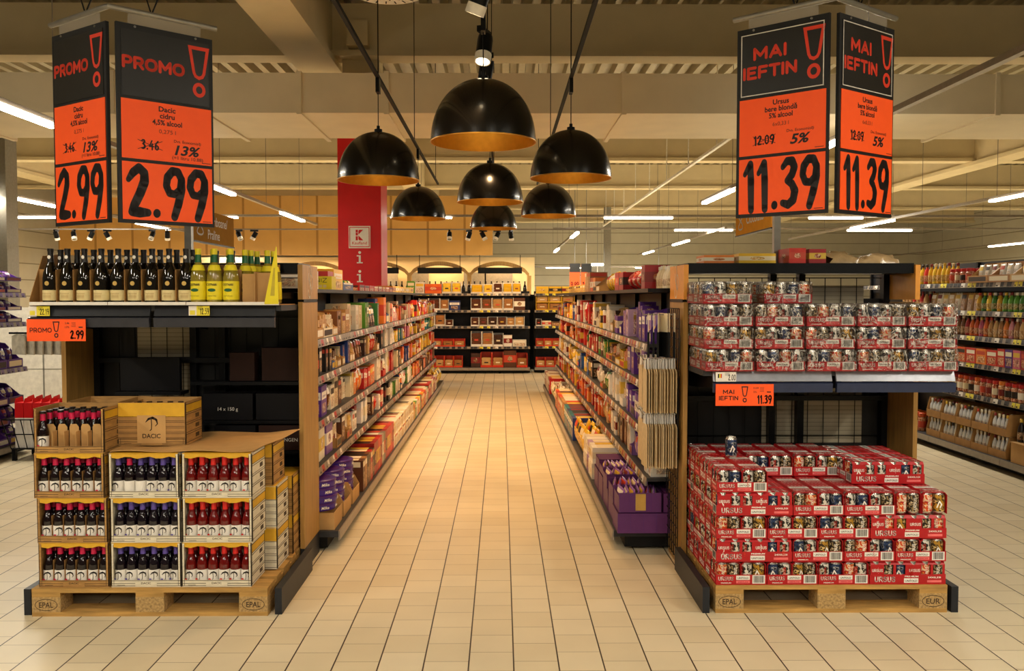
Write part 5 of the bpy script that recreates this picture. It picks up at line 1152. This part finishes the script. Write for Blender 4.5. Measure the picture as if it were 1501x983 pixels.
# goods on top of the aisle shelving
def top_row(side, items):
    y = 5.62; sx = 1 if side == 'L' else -1; x = -1.84+.05 if side == 'L' else 1.47-.05
    x = -1.62+.18 if side == 'L' else 1.295-.18
    for p, hue, w_, d, h, n in items:
        for q in range(n):
            if p is None: y += w_; continue
            product(p, x, y+w_/2, 1.686, w_*.96, d, h*rnd.uniform(.94, 1), PI/2*sx, hue, '{n} from the aisle mouth, on top of the %s-side shelves' % ('cider' if side == 'L' else 'beer')); y += w_+.01
top_row('L', [('box0', 'white', .14, .25, .13, 4), (None, '', .45, .2, .20, 1), ('box1', 'red', .22, .2, .15, 1), ('box4', 'yellow', .40, .2, .17, 1), ('box3', 'blue', .5, .2, .07, 1), ('pouch', 'green', .16, .1, .10, 2), ('box0', 'red', .3, .2, .06, 8), ('box1', 'yellow', .3, .2, .08, 8)])
top_row('R', [('bottle', 'cream', .07, .07, .16, 6), ('box1', 'red', .16, .2, .17, 1), ('bag', 'red', .22, .14, .16, 4), ('box1', 'red', .26, .2, .16, 2), ('bag', 'orange', .16, .12, .17, 2), ('bag', 'yellow', .15, .12, .18, 4), ('tray', 'tan', .3, .25, .17, 2), ('box1', 'orange', .26, .2, .16, 2), ('box3', 'tan', .2, .2, .24, 3), ('box0', 'yellow', .3, .2, .10, 8)])

m = MB().box(-.14, .14, 0, .16, 0, .10); caps(m, 'LEIBNI', (-.02, -.001, .055), (1,0,0), (0,0,1), .03, 1, .17, .14)
m.stroke([(0, .03), (.03, .03), (0, 0), (.03, 0)], .004, (.072, -.001, .055), (1,0,0), (0,0,1), 1)
for k in range(6): m.box(-.09+.033*k, -.066+.033*k, -.001, 0, .015, .035, 2)
m.build('biscuit_display', ['label_yellow', 'ink', 'label_cream'], None, (-1.42, 6.52, 1.686), label='yellow biscuit display lettered LEIBNIZ on top of the cider-side shelves', cat='box')
# ------------------------------------------------------------------ cross shelving goods
def back_row(z, x0, x1, items, lev, y=18.31):
    x = x0; i = 0
    while x < x1-.02:
        p, hue, w_, h = items[i % len(items)]; i += 1
        if p is None: x += w_; continue
        if x+w_ > x1: break
        yy = y+(.12 if x > .6 else 0); wh = '{n} from the cider side, cross shelving %s' % lev
        if p == 'tray':
            product('open_tray', x+w_/2, yy+.13, z+.001, w_, .26, h, 0, hue, wh)
            bh = 'brown' if hue == 'white' and rnd.random() < .35 else 'yellow' if (hue == 'white' and z > 1.5) else 'tan'
            for k in range(1):
                product('pack_stack', x+w_/2, yy+.115, z+.012, w_*.82, .18, h*(.86 if hue != 'scarlet' else .62), 0, bh, wh.replace('{n}', 'in a %s carton, {n}' % hue))
        else: product(p, x+w_/2, yy+.11, z+.001, w_*.97, .22, h, 0, hue, wh)
        x += w_+.006
T_ = lambda h, w_=.2: ('tray', 'white', w_, h)
back_row(1.70, -2.0, -.72, [('box0', 'green', .16, .26), ('box0', 'white', .2, .24), ('box1', 'orange', .36, .2), T_(.24), T_(.24), ('box1', 'white', .3, .26)], 'top')
back_row(1.70, -.65, .6, [('tray', 'white', .26, .2), T_(.2, .2), T_(.23), T_(.23), T_(.23, .18), T_(.22, .18)], 'top')
back_row(1.70, .74, 1.9, [('box1', 'yellow', .27, .15)], 'top')
back_row(1.345, -2.0, -.72, [('box4', 'blue', .24, .2), T_(.25, .2), T_(.25, .24), T_(.24, .18)], 'second shelf')
back_row(1.345, -.65, .6, [T_(.26, .22), T_(.26, .22), T_(.26, .23), T_(.27, .22), ('box1', 'brown', .24, .26)], 'second shelf')
back_row(1.345, .74, 1.9, [('tray', 'yellow', .27, .15)], 'second shelf')
back_row(1.345+.16, .74, 1.9, [('tray', 'yellow', .27, .14)], 'upper second')
back_row(1.005, -2.0, -.72, [(None, '', .15, 0), T_(.2), T_(.26, .22), T_(.26, .22), T_(.14, .16)], 'third shelf')
back_row(1.005, -.65, .6, [T_(.19, .17), T_(.19, .18), T_(.2, .2), T_(.2, .19), T_(.19, .17), T_(.21, .2)], 'third shelf')
back_row(1.005, .74, 1.9, [('tray', 'white', .12, .15), ('box1', 'cream', .2, .11), ('box3', 'tan', .24, .09)], 'third shelf')
back_row(.572, -2.0, -.72, [('tray', 'scarlet', .24, .16)], 'fourth shelf')
back_row(.572, -.65, .6, [T_(.32, .23), T_(.32, .23), T_(.28, .22), ('box1', 'white', .18, .24), ('box0', 'white', .3, .14)], 'fourth shelf')
back_row(.572, .74, 1.9, [('tray', 'scarlet', .17, .16)], 'fourth shelf')
back_row(.126, -2.0, -.72, [('tray', 'scarlet', .19, .24)], 'bottom deck')
back_row(.126, -.65, .6, [('box1', 'brown', .2, .3), ('tray', 'scarlet', .24, .32), ('tray', 'scarlet', .24, .32), ('box1', 'brown', .27, .36), ('tray', 'scarlet', .23, .30)], 'bottom deck')
back_row(.126, .74, 1.9, [('tray', 'scarlet', .2, .2)], 'bottom deck')
for k in range(26): put('wine_bottle', WINE['dark'][0], None, (-2.6+.125*k, 19.3, 1.68), 0, 'dark bottle top showing over the cross shelving, %s counting from the cider side' % nth(k+1), 'bottle', 'dark bottles behind the cross shelving')
tag(MB().box(-1.8, 1.8, -.15, .15, 1.64, 1.68).box(-1.8, 1.8, .1, .13, 0, 1.64).build('bottle_shelf', 'black_metal', None, (-1.0, 19.3, 0)), 'shelf behind the cross shelving carrying a row of dark bottles', 'shelf')

# ------------------------------------------------------------------ far right and far left aisles
def side_row(sx, xf, z, y0, y1, items, where, d=.2):
    y = y0; i = 0
    while y < y1:
        p, hues, w_, h, n = items[i % len(items)]; i += 1
        for q in range(n):
            if y > y1: break
            hue = rnd.choice(hues)
            if p == 'tray':
                product(p, xf-sx*.16, y+w_/2, z+.001, w_, .3, h, PI/2*sx, hue, where)
                for k in range(3): product('pouch', xf-sx*.13, y+.066+(w_-.132)*k/2, z+.015, .09, .07, h*.8, PI/2*sx, PO.get(hue, hue), where.replace('{n}', 'in a %s carton, {n}' % hue))
            else:
                for r in range(2 if p in ('jar', 'bottle') else 1): product(p, xf-sx*(.07+(.0 if p in ('jar', 'bottle') else d/2-.05)+r*(w_+.004)), y+w_/2, z+.001, w_*.96, w_ if p in ('jar', 'bottle') else (.08 if p in ('bag', 'pouch') else d), h, PI/2*sx, hue, where)
            y += w_+.004
PO = {'tan': 'white', 'purple': 'purple'}
FW = lambda s_: '{n} from the front, %s, jar shelves' % s_
side_row(-1, 4.68, 1.77, 7.2, 10.1, [('tray', ['tan'], .36, .2, 4), ('jar', ['red'], .10, .15, 4), ('bottle', ['yellow', 'red'], .09, .22, 14)], FW('top shelf'))
side_row(-1, 4.68, 1.49, 7.0, 10.1, [('bottle', ['red', 'tan'], .08, .2, 8), ('bottle', ['yellow', 'green'], .085, .18, 10), ('pouch', ['tan', 'cream'], .12, .18, 8)], FW('second shelf'))
side_row(-1, 4.68, 1.24, 7.0, 10.1, [('bottle', ['brown', 'red'], .08, .2, 8), ('bottle', ['orange', 'tan', 'pink'], .08, .19, 12)], FW('third shelf'))
side_row(-1, 4.68, .97, 7.0, 10.1, [('box1', ['grey', 'white'], .1, .15, 6), ('box0', ['pink', 'red', 'purple'], .12, .17, 4), ('box0', ['red', 'orange'], .18, .15, 8)], FW('fourth shelf'))
side_row(-1, 4.68, .66, 7.0, 10.1, [('jar', ['green', 'yellow'], .1, .18, 7), ('jar', ['red', 'orange', 'red'], .1, .17, 18)], FW('fifth shelf'))
side_row(-1, 4.66, .126, 9.55, 11.5, [('jar', ['orange', 'red'], .1, .2, 12)], FW('bottom deck'))
for k in range(10):                                       # white bottles in crates, two layers
    y = 8.02+.30*(k//2); z = .126+.21*(k % 2)
    if y > 9.3: continue
    c = card_box(4.79, y, z, .29, .26, .205, 'shallow cardboard tray of white bottles, %s from the front, %s layer' % (nth(k//2+1), ['lower', 'upper'][k % 2]), .35, 'card', PI/2*-1)
    for i in range(4):
        for j in range(2): put('milk_bottle', PROTO['bottle'], None, (4.70+.075*j, y-.1+.066*i, z+.005), 0, 'white bottle in the %s cardboard tray stack from the front, %s layer' % (nth(k//2+1), ['lower', 'upper'][k % 2]), 'bottle', 'white bottles in the %s %s tray' % (nth(k//2+1), ['lower', 'upper'][k % 2]), None, '#dfe2e6', (.064, .064, .19))
for k in range(2): card_box(4.785, 7.62+.0-.33*k, .126, .3, .28, .18, 'plain cardboard carton under the red-capped dark bottles, %s' % ['rear one', 'front one'][k], 1, 'card_light', -PI/2)
for k in range(5): tag(put('cola_bottle', PROTO['bottle'], None, (4.72, 7.74-.095*k, .3135), 0, None, None, 'red-capped dark bottles', None, '#1c0d0a', (.085, .085, .21)), 'dark bottle with red cap on the plain carton, %s from the back' % nth(k+1), 'bottle')
tag(MB().box(-.15, .15, -.31, .31, 0, .006).build('cardboard_layer', 'card_light', None, (4.785, 7.46, .3068)), 'cardboard layer under the red-capped dark bottles', 'cardboard')
LW = lambda s_: '{n} from the front, %s, purple carton shelves' % s_
for z, lev, h in ((1.671, 'top shelf', .13), (1.371, 'second shelf', .13), (.901, 'third shelf', .26), (.127, 'bottom deck', .24)):
    y = 7.385
    while y < 8.8:
        n_ = 2 if lev not in ('third shelf',) else 1
        if lev == 'bottom deck': n_ = 3
        for l in range(n_):
            hh = h*(.9 if n_ == 2 else 1); hh = .2 if n_ == 3 else hh
            zz = z+l*(hh+.004)
            product('tray', -5.17, y+.14, zz, .27, .30, hh, PI/2, 'purple', LW(lev))
            for k in range(2): product('bag', -5.14, y+.075+.12*k, zz+.012, .095, .08, hh*.72, PI/2, 'lilac' if z > 1 else 'purple', LW(lev).replace('{n}', 'in a purple carton, {n}'))
        y += .28
# wire basket with red-topped boxes, silver bags on hooks beside the left display
t = thing('wire_basket', (-4.55, 8.75, 0), 'black wire basket stand full of red-topped white boxes on the left', 'basket')
m = MB()
for k in range(9): m.bar((-.32+.08*k, -.2, .12), (-.38+.095*k, -.26, .42), .005); m.bar((-.32+.08*k, .2, .12), (-.38+.095*k, .26, .42), .005)
for z, a, b in ((.12, .32, .2), (.27, .35, .23), (.42, .38, .26)): m.tube([(-a, -b, z), (a, -b, z), (a, b, z), (-a, b, z), (-a, -b, z)], .006)
m.box(-.32, .32, -.2, .2, .118, .122); m.build('basket', 'black_metal', t)
for x in (-.3, .3):
    for y in (-.18, .18): MB().box(x-.018, x+.018, y-.018, y+.018, 0, .12).build('leg', 'black_metal', t)
RB = MB().box(-.042, .042, -.08, .08, 0, .30).box(-.042, .042, -.08, .08, .30, .45, 1).prism([(-.08, .45), (.08, .45), (.06, .50), (-.06, .49)], -.042, -.04, 'x', 1).mesh('red_topped_box', ['label_white', 'red_paint'])
for k in range(7): put('red_topped_box', RB, None, (-4.815+.088*k, 8.68, .124), 0, 'tall white box with red top in the wire basket, %s counting towards the cider display' % nth(k+1), 'box', 'red-topped boxes in the wire basket')
for k in range(6): put('red_topped_box', RB, None, (-4.79+.088*k, 8.85, .124), 0, 'tall red-topped box in the back row of the wire basket, %s counting towards the display' % nth(k+1), 'box', 'red-topped boxes in the wire basket')

# ------------------------------------------------------------------ mesh side and hanging gift bags at the right end of the aisle
t = thing('mesh_side', (1.055, 5.28, 0), 'black wire mesh side of the beer display, facing the aisle', 'mesh panel')
m = MB()
for k in range(7): m.bar((0, -.17+.057*k, .05), (0, -.17+.057*k, 1.56), .0032)
z = .06
while z < 1.57: m.bar((0, -.17, z), (0, .172, z), .0032); z += .06
m.build('wire_mesh', 'black_metal', t)
def hook(y, z, n, label, kind):
    o = MB().tube([(0, 0, 0), (-.20, 0, .0), (-.215, 0, .03)], .004).build('display_hook', 'alu', None, (1.049, y, z), label='wire hook on the mesh side carrying '+label, cat='hook')
    for k in range(n):
        x = 1.035-.185*k/n
        if kind == 'kraft': put('gift_bag', GB, None, (x, y+rnd.uniform(-.006, .006), z-.004), rnd.uniform(-.10, .10), 'flat kraft gift bag among those hanging on '+label, 'bag', 'kraft gift bags on '+label)
        else: put('black_pouch', BK, None, (x, y, z-.004), rnd.uniform(-.3, .3), 'black long pouch with grey card hanging on the top mesh hook, %s from the mesh' % nth(k+1), 'pouch', 'black pouches on the top hook')
m = MB().prism([(-.075, -.31), (.075, -.31), (.075, -.07), (.055, -.05), (-.055, -.05), (-.075, -.07)], -.0016, .0016, 'x').prism([(-.03, -.05), (.03, -.05), (.02, .012), (-.02, .012)], -.0022, .0022, 'x', 1)
GB = m.mesh('gift_bag', ['kraft', 'label_white'])
m = MB().prism([(-.05, -.25), (.05, -.25), (.05, -.10), (-.05, -.10)], -.006, .006, 'x').prism([(-.045, -.12), (.045, -.12), (.045, .012), (-.045, .012)], -.002, .002, 'x', 1)
BK = m.mesh('black_pouch', ['black_matte', 'duct_white'])
hook(5.15, 1.525, 6, 'black pouches', 'black'); hook(5.15, 1.255, 17, 'the upper front hook', 'kraft'); hook(5.33, 1.265, 12, 'the upper rear hook', 'kraft'); hook(5.15, .925, 17, 'the lower front hook', 'kraft'); hook(5.33, .935, 12, 'the lower rear hook', 'kraft')
# silver bags hanging left of the left display
o = MB().box(-.25, .302, -.006, .006, 0, .012).box(-.25, -.244, 0, .09, 0, .01).box(.244, .25, 0, .09, 0, .01).build('hanging_rail', 'black_metal', None, (-2.88, 5.5, 1.395), label='short rail behind the orange PROMO card carrying silver bags', cat='rail')
m = MB().prism([(-.07, -.13), (.07, -.13), (.07, -.012), (.02, 0), (-.02, 0), (-.07, -.012)], -.004, .004, 'x'); SB = m.mesh('silver_bag', ['silver_foil'])
for k in range(8): put('silver_bag', SB, None, (-3.07+.055*k, 5.5, 1.394), 1.05, 'silver bag hanging under the PROMO card, %s counting towards the aisle' % nth(k+1), 'bag', 'silver bags under the PROMO card')

# ------------------------------------------------------------------ goods on top of the right end display and beyond
for k, (x, y, w_, d, h, hue) in enumerate(((1.30, 5.25, .18, .2, .05, 'orange'), (1.53, 5.25, .22, .2, .06, 'yellow'), (1.25, 5.48, .2, .15, .07, 'blue'), (1.76, 5.22, .10, .2, .09, 'red'), (1.88, 5.22, .10, .2, .085, 'red'))):
    product('box1', x, y if y < 5.4 else 5.3, 1.8305, w_, min(d, .2 if y < 5.4 else .04), h, 0, hue, 'lying on top of the beer display, {n} from the aisle') if y < 5.4 else None
m = MB(); vs = []; fs = []
n1, n2 = 18, 8
for i in range(n1+1):
    q = i/n1; x = .40*(q-.5); hh = .028+.050*abs(math.sin(q*5.2+.6))*(1-.4*q)
    for j in range(n2+1): a = PI*j/n2; vs.append((x+.02*math.sin(j*2+i), .09*math.cos(a), hh*(math.sin(a)**.7)+.008*math.sin(i*1.9+j*2.7)*math.sin(a)))
for i in range(n1):
    for j in range(n2): a = i*(n2+1)+j; fs.append((a, a+1, a+n2+2, a+n2+1))
mat('clear_bag', '#b89c72', .16, 0, .25, 12, .4, None, 0, .3)
tag(m.add(vs, fs, 0, True).build('plastic_bag', 'clear_bag', None, (2.16, 5.22, 1.8305)), 'crumpled plastic bag lying on top of the beer display', 'bag')
# hanging boards far away
def far_board(name, x, y, z, w_, h, mats, parts, lab):
    t = thing(name, (x, y, z), lab, 'sign')
    MB().box(-w_/2, w_/2, -.03, .03, 0, h).build('board', mats, t)
    MB().bar((0, 0, h), (0, 0, 5.98-z), .012).build('hanging_rod', 'alu', t)
    return t
t = far_board('hanging_board', 4.45, 40, 2.4, 1.05, .66, 'grey_panel', None, 'dark grey hanging board with a white lamp row far behind the beer-side shelves')
MB().box(-.02, .02, -.032, -.0301, .02, .62).build('seam', 'white_ink', t); MB().box(-.5, .5, -.05, .05, .67, .76).build('lamp_row', 'tube_glow', t)
for k, x in enumerate((2.55, 2.95)):
    t = far_board('hanging_price_board', x, 30, 1.92, .36, .86, 'poster_orange', None, 'small far orange and black price board above the cross shelves, %s one' % ['inner', 'outer'][k])
    MB().box(-.18, .18, -.034, -.0301, .56, .86).build('header_poster', 'poster_black', t)
    m = MB(); digits(m, '2.99' if k else '9.99', (0, -.0305, .03), (1,0,0), (0,0,1), .2, 0, .7, 'C'); m.build('price', 'ink', t)
t = far_board('hanging_board', 6.2, 34, 2.05, .7, .75, 'dark_grey', None, 'dark hanging panel with a white square far behind the beer-side shelves')
MB().box(-.16, .16, -.034, -.0301, .22, .62).build('square', 'white_ink', t)
# low wall shelving ends far right / left backdrop
tag(MB().box(-1.2, 1.2, -.2, .2, 0, 1.9).box(-1.15, 1.15, -.205, -.2, .2, 1.8, 1).build('wall_cabinet', ['siding', 'grey_panel'], None, (-9.6, 24, 0)), 'pale cabinet far away behind the wine bottles', 'cabinet')
